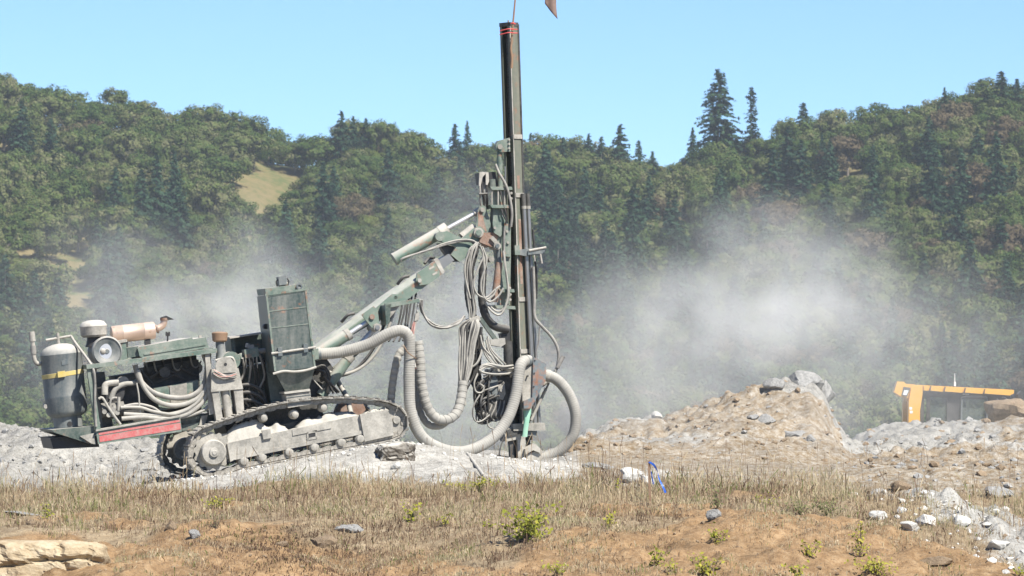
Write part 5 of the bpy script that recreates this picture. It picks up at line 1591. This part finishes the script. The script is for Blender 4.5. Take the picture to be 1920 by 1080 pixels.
PLANTS = [
    (985, 1015, 150, 70, 26, 'largest bright green leafy bush in the middle of the bank', .033),
    (892, 922, 92, 22, 16, 'low spreading green sprig just below the ribbed duct loop', .026),
    (768, 980, 36, 42, 8, 'upright green seedling between the rock and the largest bush', .026),
    (832, 990, 30, 26, 7, 'small low green tuft just before the largest bush', .024),
    (1143, 990, 26, 36, 7, 'small two-tier green seedling past the largest bush', .026),
    (400, 955, 60, 26, 12, 'low yellow-green sprig on the bank below the rear sprocket', .024),
    (1346, 1018, 42, 38, 9, 'green seedling on the bare orange soil nearest the blue ribbon stake', .026),
    (1515, 1045, 46, 30, 9, 'green shoot pair alone on the orange soil', .026),
    (1325, 1082, 62, 40, 12, 'leafy green clump cut by the lower picture edge', .028),
    (1230, 1062, 40, 34, 8, 'green creeper shoot above the clump at the lower edge', .026),
    (1256, 1075, 30, 24, 6, 'small leafy shoot touching the creeper at the lower edge', .026),
    (88, 975, 26, 30, 7, 'small yellow-green weed above the pale sandstone slab', .022),
    (1612, 1045, 40, 66, 8, 'tall thin green weed beside the white rubble streak', .024),
    (1640, 1080, 110, 30, 18, 'wide low green ground plant at the lower edge under the rubble streak', .026),
    (1443, 948, 18, 26, 5, 'small yellow flowering weed at the foot of the brown heap', .018),
    (1420, 945, 14, 22, 4, 'tiny yellow flowering weed beside a taller one below the heap', .018),
    (1155, 920, 34, 22, 8, 'low green weed in the grass beside the white boulders', .020),
    (1345, 955, 40, 52, 9, 'dull green leafy weed rising above the grass below the heap', .020),
    (1500, 965, 70, 34, 16, 'dull grey-green low bush on the grass edge below the heap', .020),
    (1560, 968, 70, 30, 16, 'dull grey-green low bush next to the white rubble streak', .020),
    (1045, 1078, 60, 24, 10, 'green leaves at the lower edge beneath the largest bush', .026),
    (1495, 1082, 50, 22, 9, 'low green leaves at the lower edge beside the lone shoot pair', .026),
    (1910, 1082, 40, 20, 7, 'low green leaves in the lower corner under the rubble', .024),
    (1078, 935, 20, 40, 5, 'slender pale green stem in the grass past the mast foot', .016),
    (406, 995, 26, 40, 10, 'dead brown bristly tuft on the orange soil', .010),
]
for i, (px, py, w, h, n, lab, ls) in enumerate(PLANTS):
    plant('leafy_plant', px, py, w, h, n, lab, PL2 if 'dull' in lab or 'dead' in lab or 'slender' in lab else PL, ls)

# ------------------------------------------------------------------ rocks
def rock_mat(name, a, b_, c_, sc=6.0):
    m, nt, b, L = new_mat(name)
    tc = nt.nodes.new('ShaderNodeTexCoord')
    n = noise_node(nt, sc, 6, 0.7, tc.outputs['Object']); n2 = noise_node(nt, sc * 7, 4, 0.7, tc.outputs['Object'])
    v = math_node(nt, 'ADD', math_node(nt, 'MULTIPLY', n.outputs[0], .65), math_node(nt, 'MULTIPLY', n2.outputs[0], .35))
    L.new(ramp_node(nt, v, [(0.34, a), (0.5, b_), (0.66, c_)]).outputs[0], b.inputs['Base Color'])
    b.inputs['Roughness'].default_value = 0.95; b.inputs['Specular IOR Level'].default_value = 0.15
    bp = nt.nodes.new('ShaderNodeBump'); bp.inputs['Strength'].default_value = 0.8; bp.inputs['Distance'].default_value = 0.03
    L.new(v, bp.inputs['Height']); L.new(bp.outputs[0], b.inputs['Normal'])
    return m
M['rock_grey'] = rock_mat('grey_rock', (0.14, 0.14, 0.13), (0.27, 0.265, 0.25), (0.40, 0.39, 0.355))
M['rock_white'] = rock_mat('pale_dusty_rock', (0.33, 0.32, 0.29), (0.50, 0.485, 0.44), (0.63, 0.61, 0.56))
M['rock_brown'] = rock_mat('brown_earthy_rock', (0.13, 0.095, 0.06), (0.23, 0.17, 0.11), (0.34, 0.265, 0.185))
M['sandstone'] = rock_mat('cream_sandstone', (0.20, 0.14, 0.08), (0.37, 0.295, 0.19), (0.49, 0.42, 0.30), 2.2)
M['rock_dark'] = dusty('dark_weathered_rock', (0.055, 0.042, 0.028), 0.12, 1.0, 5.0, 0.95, bump=1.0)

def rock_mesh(seed, sub=3, cuts=13, rough=.2):
    bm = bmesh.new()
    bmesh.ops.create_icosphere(bm, subdivisions=sub, radius=1.0)
    rs = random.Random(seed)
    planes = []
    for k in range(cuts):
        d = Vector((rs.gauss(0, 1), rs.gauss(0, 1), rs.gauss(0, 1))).normalized()
        planes.append((d, rs.uniform(.5, .82)))
    for v in bm.verts:
        p = v.co.copy()
        for d, o in planes:
            s = p.dot(d)
            if s > o: p -= d * (s - o) * 0.92
        q = np.array([p.x * 2.2 + seed]); w = np.array([p.y * 2.2 + p.z * 1.7])
        p *= 1 + rough * float(fbm(q, w, 4)[0]) * 1.5
        v.co = p
    me = bpy.data.meshes.new('rock'); bm.to_mesh(me); bm.free()
    return me
rk = random.Random(4)
def rock(name, px, py, wpx, hpx, mat, label, dpx=None, Yd=None, seed=None, rot=None, sink=.25, cat='rock', sub=3, cuts=13):
    base = ground_hit(px, py) if Yd is None else on_ground(px, Yd)
    k = (base.y - CAMY) / F
    me = rock_mesh(seed or rk.randrange(9999), sub, cuts); me.materials.append(M[mat])
    o = bpy.data.objects.new(name, me); C.objects.link(o)
    o.scale = (wpx * k / 1.7, (dpx or wpx) * k / 1.7, hpx * k / 1.5)
    o.location = base + Vector((0, (dpx or wpx) * k * .3, hpx * k * (.5 - sink)))
    o.rotation_euler = rot or (rk.uniform(-.15, .15), rk.uniform(-.15, .15), rk.uniform(0, 6.28))
    tag(o, label, cat)
    return o
rock('rock', 742, 880, 22, 14, 'rock_white', 'small pale stone lying against the dark-faced rock', seed=15)
rock('boulder', 1886, 806, 86, 66, 'rock_brown', 'large brown boulder on the grey pile beside the yellow machine', Yd=19.6, seed=21, sink=.1, rot=(0, .25, .4))
rock('boulder', 1452, 748, 34, 26, 'rock_grey', 'rounded grey boulder near the top of the brown heap', Yd=7.4, seed=22, sink=.0)
rock('boulder', 1508, 760, 80, 40, 'rock_grey', 'big grey rock mass crowning the brown heap', Yd=8.0, seed=24, sink=.55, rot=(0, .3, .2))
rock('boulder', 1546, 796, 44, 56, 'rock_grey', 'upright grey slab on the steep end of the brown heap', Yd=8.2, seed=26, sink=.4, rot=(0, .35, .3))
rock('boulder', 1436, 835, 46, 22, 'rock_grey', 'flat grey block half buried in the face of the brown heap', Yd=5.6, seed=28, sink=.2)
rock('rock', 1484, 848, 56, 20, 'rock_grey', 'grey-brown flat stone low on the face of the brown heap', Yd=5.0, seed=30, sink=.2)
rock('rock', 1413, 830, 22, 14, 'rock_grey', 'small grey stone beside the flat grey block in the heap', Yd=5.7, seed=31)
rock('rock', 1521, 860, 18, 16, 'rock_grey', 'small grey stone at the foot of the heap below its steep end', Yd=4.6, seed=33)
rock('rock', 1234, 792, 24, 16, 'rock_white', 'pale pointed stone on the ridge line of the brown heap', Yd=7.8, seed=34, sink=-.1)
rock('rock', 1184, 905, 48, 30, 'rock_white', 'white boulder in the grass beside the blue ribbon stake', seed=36, sink=.1)
rock('rock', 1212, 912, 30, 18, 'rock_white', 'smaller white stone touching the stake with the blue ribbon', seed=37, sink=.1)
rock('rock', 1875, 935, 52, 26, 'rock_grey', 'bluish grey angular rock lying on the orange rubble', seed=38, sink=.1)
rock('rock', 1340, 974, 32, 18, 'rock_grey', 'flat grey stone lying in the grass above the orange soil', seed=39)
rock('rock', 1650, 976, 34, 18, 'rock_white', 'first white lump at the upper end of the rubble streak', seed=41)
rock('rock', 1735, 985, 40, 26, 'rock_white', 'white lump in the middle of the rubble streak', seed=42)
rock('rock', 1706, 996, 44, 18, 'rock_white', 'flat white lump on the lower side of the rubble streak', seed=43)
rock('rock', 1800, 985, 46, 24, 'rock_white', 'broad white lump on the rubble streak beyond the middle one', seed=44)
rock('rock', 1870, 1030, 50, 22, 'rock_white', 'white lump near the end of the rubble streak', seed=45)
rock('rock', 1755, 1060, 70, 18, 'rock_brown', 'brown crusted soil block at the lower edge under the rubble streak', seed=46)
rock('rock', 1690, 920, 40, 20, 'rock_brown', 'brown clod at the foot of the grey pile', seed=47)
rock('rock', 655, 1002, 54, 28, 'rock_grey', 'flat grey-brown stone in the dead grass under the track', seed=48, sink=.4)
rock('rock', 530, 1028, 26, 12, 'rock_brown', 'small tan stone on the orange soil bank', seed=49)
rock('rock', 366, 1010, 22, 18, 'rock_grey', 'small round stone beside the dead bristly tuft', seed=50)
rock('rock', 322, 998, 22, 16, 'rock_brown', 'small tan stone above the orange soil patch near the slab', seed=52)
rock('rock', 40, 968, 80, 10, 'rock_grey', 'thin grey slab lying flat in the grass above the sandstone', seed=53)
rock('rock', 60, 985, 20, 12, 'rock_brown', 'small brown stone just above the sandstone slab', seed=54)
rock('rock', 605, 1030, 50, 34, 'rock_brown', 'rounded orange clod of earth beside the brown dead mat', seed=55, sink=.35)
rock('rock', 1085, 868, 26, 12, 'rock_brown', 'tan stone behind the return duct at the mast foot', Yd=3.6, seed=56)
rock('rock', 1062, 858, 40, 18, 'rock_brown', 'brown lump of spoil inside the loop of the return duct', Yd=3.8, seed=57)
rock('rock', 1125, 880, 60, 12, 'rock_grey', 'long grey flat stone lying beyond the return duct', seed=58)
# blocky rocks: the sandstone in the lower corner and the dark-faced rock by the track
def block_mesh(name, seed, cuts, amp, pw=9):
    bm = bmesh.new()
    bmesh.ops.create_cube(bm, size=2.0)
    bmesh.ops.subdivide_edges(bm, edges=bm.edges[:], cuts=cuts, use_grid_fill=True)
    for v in bm.verts:
        p = v.co
        q = 1.0 / max(1.0, (abs(p.x) ** pw + abs(p.y) ** pw + abs(p.z) ** pw) ** (1 / pw))
        n1 = float(fbm(np.array([p.x * 1.6 + p.y * .7 + seed]), np.array([p.z * 1.9 + p.y * .9]), 4)[0])
        n2 = float(fbm(np.array([p.x * 1.1 + 31 + seed]), np.array([p.y * 1.3 + p.z * .4]), 4)[0])
        n3 = float(fbm(np.array([p.x * 4 + 11 + seed]), np.array([p.y * 4 + p.z * 3.1]), 3)[0])
        crack = 0.10 * math.exp(-((p.z - .15 + .5 * n2 - .2 * p.x) / .05) ** 2) + .08 * math.exp(-((p.x - .45 + .5 * n1) / .04) ** 2)
        v.co = Vector((p.x * q + amp * (.7 * n1 + .4 * n3), p.y * q + amp * (n2 + .4 * n3) + crack, p.z * q + amp * (1.2 * n2 + .4 * n3)))
    me = bpy.data.meshes.new(name); bm.to_mesh(me); bm.free()
    return me
def slab():
    b = at(94, 1026, -12.8)
    me = block_mesh('sandstone_block', 3, 34, .24, 7)
    me.materials.append(M['sandstone'])
    o = bpy.data.objects.new('sandstone_block', me); C.objects.link(o)
    o.scale = (.74, .8, .45); o.location = b + Vector((-.12, .0, -.43)); o.rotation_euler = (-.22, .03, .05)
    tag(o, 'large cream sandstone block bedded in the lower corner of the bank', 'rock')
    me = block_mesh('boulder', 14, 14, .30, 6)
    me.materials.append(M['rock_dark'])
    o = bpy.data.objects.new('boulder', me); C.objects.link(o)
    o.scale = (.25, .22, .20); o.location = at(742, 856, -1.5) + Vector((0, .1, 0)); o.rotation_euler = (.02, -.05, .25)
    tag(o, 'dark-faced rock with a dusty top beneath the front of the track', 'rock')
slab()

# rubble: countless small stones
def rubble(name, n, seed, label, mat, fn, smin, smax):
    rs = np.random.RandomState(seed)
    base = [rock_mesh(300 + i, 1, 5, .1) for i in range(5)]
    vs = [np.array([v.co for v in m.vertices]) for m in base]; fs = [np.array([p.vertices for p in m.polygons]) for m in base]
    X_, Y_ = fn(rs, n)
    Z_ = full_z(X_, Y_)
    co, fa, off = [], [], 0
    for i in range(len(X_)):
        k = rs.randint(5)
        s = smin * (smax / smin) ** (rs.rand() ** 2.2)
        th = rs.uniform(0, 6.28); R = np.array([[math.cos(th), -math.sin(th), 0], [math.sin(th), math.cos(th), 0], [0, 0, 1]])
        v = (vs[k] * s * np.array([rs.uniform(.7, 1.3), 1, rs.uniform(.45, .8)])) @ R.T + np.array([X_[i], Y_[i], Z_[i] + s * .15])
        co.append(v); fa.append(fs[k] + off); off += len(v)
    me = bpy.data.meshes.new(name)
    me.from_pydata(np.concatenate(co).tolist(), [], np.concatenate(fa).tolist())
    me.materials.append(M[mat])
    o = bpy.data.objects.new(name, me); C.objects.link(o)
    tag(o, label, 'rubble', kind='stuff')
def in_px(pa, pb, ya, yb):
    def fn(rs, n):
        y = rs.uniform(ya, yb, n); p = rs.uniform(pa, pb, n)
        return (p - 960) / F * (y - CAMY), y
    return fn
rubble('rubble', 900, 1, 'loose grey stones on the dusty slope behind the rig', 'rock_grey', in_px(-30, 340, -1.0, 7.5), .01, .09)
rubble('rubble', 650, 2, 'brown clods strewn over the spoil heap face', 'rock_brown', in_px(1060, 1600, 2.5, 8.6), .01, .075)
rubble('rubble', 160, 3, 'grey stones strewn over the spoil heap face', 'rock_grey', in_px(1060, 1600, 2.5, 8.4), .01, .06)
def streak(rs, n):
    p = rs.uniform(1590, 1945, n)
    y = np.interp(p, [1580, 1650, 1760, 1920], [-3.6, -4.4, -6.5, -9.4]) + rs.randn(n) * np.interp(p, [1580, 1920], [.5, 2.4])
    return (p - 960) / F * (y - CAMY), y
rubble('rubble', 500, 4, 'white crumbled lumps forming the pale rubble streak', 'rock_white', streak, .010, .085)
rubble('rubble', 650, 5, 'brown and tan clods below the grey pile by the machine', 'rock_brown', in_px(1600, 1940, -2.5, 19), .012, .10)
rubble('rubble', 420, 6, 'grey stones on the pile in front of the yellow machine', 'rock_grey', in_px(1590, 1940, -1.5, 21), .015, .10)
rubble('rubble', 700, 7, 'pale chips of rock dust crust around the track', 'rock_white', in_px(200, 1080, -1.6, 1.5), .008, .05)
rubble('rubble', 3000, 8, 'small tan pebbles on the bare orange soil', 'rock_brown', in_px(0, 1920, -14.5, -3), .006, .04)

# ------------------------------------------------------------------ small things by the rig
def ground_pipe():
    a = on_ground(877, -1.0, .05); b = on_ground(911, -3.0, .04)
    a = at(877, 851, -0.9); b = at(911, 898, -2.6)
    o = MB().cyl(a, b, .022, .026, 10).build('broken_pole', M['hose_pale'], None, 40)
    tag(o, 'short pale pole leaning on the bank below the ribbed duct loop', 'pole')
ground_pipe()
def stake():
    b = ground_hit(1219, 950)
    k = (b.y - CAMY) / F
    t = empty('survey_stake', Matrix.Translation(b)); tag(t, 'thin wooden survey stake with blue ribbon standing in the grass', 'stake')
    top = at(1217, 864, b.y)
    MB().bar(b - Vector((0, 0, .05)), top, .034, .034, (1, 0, 0)).build('stake_post', M['wood'], t)
    mb = MB()
    pts = [at(x, y, b.y + dy) for x, y, dy in ((1217, 866, -.02), (1226, 872, -.06), (1233, 884, -.1), (1236, 898, -.08), (1243, 912, -.12), (1248, 924, -.1))]
    sp_ = spline(pts, .02); vs = []
    for i, p in enumerate(sp_):
        s = i / (len(sp_) - 1)
        w = Vector((math.cos(.5 + 3 * s), -.3, math.sin(.5 + 3 * s) * .8)).normalized() * .015
        vs += [p - w, p + w]
    mb.add(vs, [(2 * i, 2 * i + 1, 2 * i + 3, 2 * i + 2) for i in range(len(sp_) - 1)])
    mb.build('blue_ribbon', M['ribbon_blue'], t, 180, loose=True)
    mb = MB(); pts = [at(x, y, b.y - .03) for x, y in ((1219, 884), (1221, 896), (1223, 908))]
    vs = []
    for i, p in enumerate(spline(pts, .02)): vs += [p + Vector((.006, -.01, 0)), p + Vector((.022, -.02, 0))]
    mb.add(vs, [(2 * i, 2 * i + 1, 2 * i + 3, 2 * i + 2) for i in range(len(vs) // 2 - 1)])
    mb.build('ribbon_tail', M['ribbon_blue'], t, 180, loose=True)
stake()

# ------------------------------------------------------------------ yellow bulldozer behind the grey pile
DY = 27.5
dz0 = on_ground(1790, 30.0)
doz = empty('bulldozer', Matrix.Translation(Vector((dz0.x, 30.0, dz0.z))))
tag(doz, 'yellow bulldozer half hidden behind the grey pile, only its cab showing', 'bulldozer')
KD = (DY - CAMY) / F
def dq(px, py, d=0.0): return at(px, py, DY) + Vector((0, d, 0))
def dprism(name, pts, d0, d1, mat, parent=doz):
    return MB().extr([dq(x, y, d0) for x, y in pts], Vector((0, d1 - d0, 0))).build(name, M[mat], parent)
cabE = empty('cab', parent=doz)
dprism('roof_plate', [(1705, 722), (1730, 722), (1900, 731), (1900, 738), (1894, 740), (1728, 732), (1706, 730)], -.1, 1.9, 'cat_yellow', cabE)
for (x0, x1) in ((1731, 1738), (1744, 1766), (1770, 1803), (1808, 1840), (1845, 1893)):
    y0 = 722.5 + (x0 - 1730) * .055; y1 = 722.5 + (x1 - 1730) * .055
    dprism('roof_panel', [(x0, y0), (x1, y1), (x1, y1 + 10), (x0, y0 + 9)], -.15, -.102, 'cat_yellow', cabE)
for x in (1741, 1768, 1806, 1842):
    y = 723 + (x - 1730) * .055
    dprism('roof_strap', [(x + 2, y), (x + 4, y), (x + 1, y + 11), (x - 1, y + 11)], -.17, -.152, 'cab_black', cabE)
dprism('rear_post', [(1708, 722), (1730, 723), (1729, 738), (1724, 770), (1724, 795), (1730, 870), (1702, 870), (1703, 752)], -.12, .2, 'cat_yellow', cabE)
dprism('rear_post', [(1712, 724), (1728, 724), (1724, 770), (1728, 870), (1706, 870), (1706, 760)], 1.5, 1.8, 'cat_yellow', cabE)
dprism('post_bracket', [(1700, 720), (1716, 721), (1712, 740), (1708, 754), (1701, 752)], .0, .3, 'cat_yellow', cabE)
for x, y in ((1706, 766), (1707, 773)):
    dprism('sticker', [(x - 2, y - 3), (x + 3, y - 3), (x + 3, y + 2), (x - 2, y + 2)], -.126, -.122, 'white', cabE)
dprism('sill_beam', [(1726, 733), (1894, 741), (1892, 752), (1726, 744)], .0, .12, 'cab_black', cabE)
for pts in ([(1726, 742), (1733, 742), (1731, 870), (1724, 870)], [(1738, 744), (1744, 744), (1742, 870), (1736, 870)], [(1776, 742), (1788, 743), (1786, 870), (1774, 870)],
            [(1848, 745), (1860, 746), (1858, 870), (1846, 870)], [(1884, 748), (1893, 748), (1890, 870), (1882, 870)]):
    dprism('cab_pillar', pts, .0, .10, 'cab_black', cabE)
dprism('window_pane', [(1742, 746), (1778, 747), (1776, 870), (1740, 870)], .05, .07, 'glass', cabE)
dprism('door_pane', [(1800, 748), (1848, 748), (1846, 870), (1798, 870)], .05, .07, 'glass', cabE)
dprism('front_pane', [(1860, 750), (1884, 750), (1882, 870), (1858, 870)], .05, .07, 'glass', cabE)
P = [dq(1801, 870, -.03), dq(1802, 800, -.03), dq(1803, 752, -.03), dq(1808, 745, -.03), dq(1842, 744, -.03), dq(1850, 750, -.03), dq(1850, 790, -.03), dq(1848, 870, -.03)]
MB().tube(P, .022, 8, .05).build('door_frame', M['tank'], cabE, 60)
dprism('door_post', [(1788, 743), (1800, 744), (1798, 870), (1786, 870)], .0, .10, 'cab_black', cabE)
dprism('door_handle', [(1849, 785), (1855, 785), (1854, 805), (1848, 805)], -.06, .0, 'cab_black', cabE)
for k in range(4): MB().lathe(dq(1806 + 3 * k, 739, -.01), Vector((0, -1, 0)), [(0, .012), (.015, .012)], 8).build('rivet', M['white'], cabE)
for pts in ([(1736, 742), (1744, 742), (1742, 870), (1734, 870)], [(1800, 744), (1812, 744), (1810, 870), (1798, 870)], [(1870, 748), (1884, 748), (1882, 870), (1868, 870)], [(1728, 820), (1890, 824), (1886, 872), (1726, 872)]):
    dprism('far_pillar', pts, 1.55, 1.62, 'cab_black', cabE)
dprism('seat_back', [(1808, 788), (1834, 786), (1836, 870), (1806, 870)], .7, .95, 'rusty', cabE)
dprism('cab_floor', [(1700, 858), (1892, 862), (1892, 876), (1700, 876)], -.1, 1.9, 'cat_yellow', cabE)
hoses = [[(1868, 748), (1872, 752), (1876, 760), (1880, 764)], [(1878, 745), (1886, 748), (1890, 756)], [(1862, 752), (1866, 762), (1868, 780), (1869, 800)]]
for h_ in hoses: MB().tube([dq(x, y, -.06) for x, y in h_], .018, 6, .05).build('cable', M['tank'], cabE, 60)
MB().cyl(dq(1793, 724, .3), dq(1793, 700, .3), .012, .006, 6).build('antenna', M['white'], cabE, 60)
MB().cyl(dq(1793, 724, .3), dq(1793, 716, .3), .025, .02, 8).build('antenna_base', M['white'], cabE, 60)
lampE = empty('work_light', parent=doz)
MB().extr([dq(x, y, -.25) for x, y in ((1690, 716), (1706, 724), (1700, 746), (1684, 743))], Vector((-.05, .45, .0))).build('light_box', M['cat_yellow'], lampE)
MB().extr([dq(x, y, -.27) for x, y in ((1680, 715), (1694, 716), (1690, 745), (1674, 735))], Vector((0, .4, 0))).build('light_hood', M['cat_yellow'], lampE)
MB().extr([dq(x, y, -.285) for x, y in ((1692, 725), (1705, 727), (1699, 743), (1688, 741))], Vector((0, .03, 0))).build('light_recess', M['cab_black'], lampE)
MB().extr([dq(x, y, -.31) for x, y in ((1693, 731), (1701, 732), (1697, 741), (1690, 740))], Vector((0, .03, 0))).build('lamp_lens', M['white'], lampE)
# lower body, tracks and blade (behind the pile)
zb = dz0.z
def wbox(name, x0, x1, y0, y1, z0, z1, mat, parent=doz):
    return MB().box8([(x0, y0, z0), (x1, y0, z0), (x1, y1, z0), (x0, y1, z0), (x0, y0, z1), (x1, y0, z1), (x1, y1, z1), (x0, y1, z1)]).build(name, M[mat], parent)
cx0 = dq(1700, 870).x; cx1 = dq(1895, 870).x
wbox('chassis', cx0 - .3, cx1 + 1.6, DY + .3, DY + 1.6, zb + .6, dq(1700, 868).z - .05, 'cat_yellow')
wbox('hood', cx1 + .1, cx1 + 1.8, DY + .4, DY + 1.4, zb + .7, dq(1700, 850).z, 'cat_yellow')
for d0 in (-.55, 1.75):
    prof = [(cx0 - .5, .55), (cx0 - .2, .95), (cx1 + .9, .95), (cx1 + 1.3, .55), (cx1 + .9, .05), (cx0 - .2, .05)]
    MB().extr([Vector((x, DY + d0, zb + z)) for x, z in prof], Vector((0, .5, 0))).build('track_belt', M['cab_black'], doz)
dprism('blade_arm', [(1589, 846), (1602, 838), (1625, 812), (1640, 806), (1646, 810), (1630, 822), (1612, 846), (1600, 870), (1586, 870)], .2, .5, 'cat_yellow')
dprism('arm_link', [(1629, 805), (1646, 803), (1648, 809), (1632, 813)], .1, .6, 'cat_yellow')
MB().extr([dq(x, y, .2) for x, y in ((1575, 860), (1610, 850), (1720, 880), (1720, 910), (1600, 900))], Vector((0, .3, 0))).build('ripper_beam', M['cat_yellow'], doz)
MB().extr([dq(x, y, .3) for x, y in ((1912, 740), (1918, 733), (1924, 740), (1924, 900), (1913, 900))], Vector((0, .35, 0))).build('exhaust_stack', M['cab_black'], doz)

# ------------------------------------------------------------------ air: even haze and drifting drill dust
def haze():
    m = bpy.data.materials.new('thin_haze'); m.use_nodes = True
    nt = m.node_tree; nt.nodes.clear()
    out = nt.nodes.new('ShaderNodeOutputMaterial'); pv = nt.nodes.new('ShaderNodeVolumePrincipled')
    pv.inputs['Color'].default_value = (0.80, 0.90, 1.0, 1); pv.inputs['Density'].default_value = 0.00011; pv.inputs['Anisotropy'].default_value = 0.0
    nt.links.new(pv.outputs[0], out.inputs['Volume'])
    o = MB().box8([(-1300, -160, -60), (1300, -160, -60), (1300, 1250, -60), (-1300, 1250, -60), (-1300, -160, 130), (1300, -160, 130), (1300, 1250, 130), (-1300, 1250, 130)]).build('haze', m)
    tag(o, 'thin even haze over the valley', 'haze', kind='stuff')
haze()
# plumes: (column, row, depth Y, radius x, y, z in metres, density)
PLUMES = [
    (1455, 560, 15, 1.3, 3.2, .8, .32), (1340, 640, 14, 2.0, 3.5, .9, .11), (1180, 710, 11, 1.7, 3.5, 1.2, .085), (1080, 790, 8, 1.2, 2.5, .9, .08),
    (1590, 640, 16, 2.4, 3.5, 1.0, .075), (1800, 640, 18, 3.2, 4.0, 1.2, .035), (1180, 500, 14, 0.8, 2.5, 0.6, .04),
    (860, 560, 9, 0.8, 3.0, 1.3, .13), (870, 730, 7, 1.5, 2.5, 1.2, .16), (690, 720, 8, 1.7, 2.6, 1.1, .12),
    (420, 605, 9, 1.5, 3.0, .9, .22), (250, 540, 10, 1.4, 3.0, 0.8, .075), (180, 660, 10, 2.0, 3.0, 1.0, .05),
    (1350, 835, 3.8, 1.6, 1.2, .5, .19), (1700, 830, 12, 3.0, 4.0, .7, .04), (960, 660, 12, 9.5, 5.0, 1.4, .009),
]
def dust():
    m = bpy.data.materials.new('drifting_rock_dust'); m.use_nodes = True
    nt = m.node_tree; nt.nodes.clear(); L = nt.links
    out = nt.nodes.new('ShaderNodeOutputMaterial'); pv = nt.nodes.new('ShaderNodeVolumePrincipled')
    geo = nt.nodes.new('ShaderNodeNewGeometry')
    P = geo.outputs['Position']
    wn_ = noise_node(nt, 0.55, 0, 0.5, P)
    sub = nt.nodes.new('ShaderNodeVectorMath'); sub.operation = 'SUBTRACT'; L.new(wn_.outputs['Color'], sub.inputs[0]); sub.inputs[1].default_value = (.5, .5, .5)
    scl = nt.nodes.new('ShaderNodeVectorMath'); scl.operation = 'SCALE'; L.new(sub.outputs[0], scl.inputs[0]); scl.inputs['Scale'].default_value = 2.6
    add = nt.nodes.new('ShaderNodeVectorMath'); add.operation = 'ADD'; L.new(P, add.inputs[0]); L.new(scl.outputs[0], add.inputs[1])
    W = add.outputs[0]
    tot = None
    for (px, py, Yp, rx, ry, rz, d) in PLUMES:
        c = at(px, py, Yp)
        s1 = nt.nodes.new('ShaderNodeVectorMath'); s1.operation = 'SUBTRACT'; L.new(W, s1.inputs[0]); s1.inputs[1].default_value = c
        s2 = nt.nodes.new('ShaderNodeVectorMath'); s2.operation = 'DIVIDE'; L.new(s1.outputs[0], s2.inputs[0]); s2.inputs[1].default_value = (rx, ry, rz)
        s3 = nt.nodes.new('ShaderNodeVectorMath'); s3.operation = 'DOT_PRODUCT'; L.new(s2.outputs[0], s3.inputs[0]); L.new(s2.outputs[0], s3.inputs[1])
        e = math_node(nt, 'EXPONENT', math_node(nt, 'MULTIPLY', s3.outputs['Value'], -1.0))
        e = math_node(nt, 'MULTIPLY', e, d)
        tot = e if tot is None else math_node(nt, 'ADD', tot, e)
    n1 = noise_node(nt, 1.2, 3, 0.62, P)
    mod = ramp_node(nt, n1.outputs[0], [(0.36, 0.10), (0.66, 1.25)]).outputs[0]
    dens = math_node(nt, 'MULTIPLY', tot, mod)
    dens = math_node(nt, 'MAXIMUM', math_node(nt, 'SUBTRACT', dens, 0.0015), 0.0)
    L.new(dens, pv.inputs['Density'])
    pv.inputs['Color'].default_value = (0.97, 0.955, 0.90, 1)
    L.new(pv.outputs[0], out.inputs['Volume'])
    x0, x1, y0, y1, z0, z1 = -12.5, 14.5, 3.0, 22.5, -1.5, 5.0
    o = MB().box8([(x0, y0, z0), (x1, y0, z0), (x1, y1, z0), (x0, y1, z0), (x0, y0, z1), (x1, y0, z1), (x1, y1, z1), (x0, y1, z1)]).build('dust_cloud', m)
    tag(o, 'pale drilling dust drifting behind the rig and the heaps', 'dust', kind='stuff')
dust()
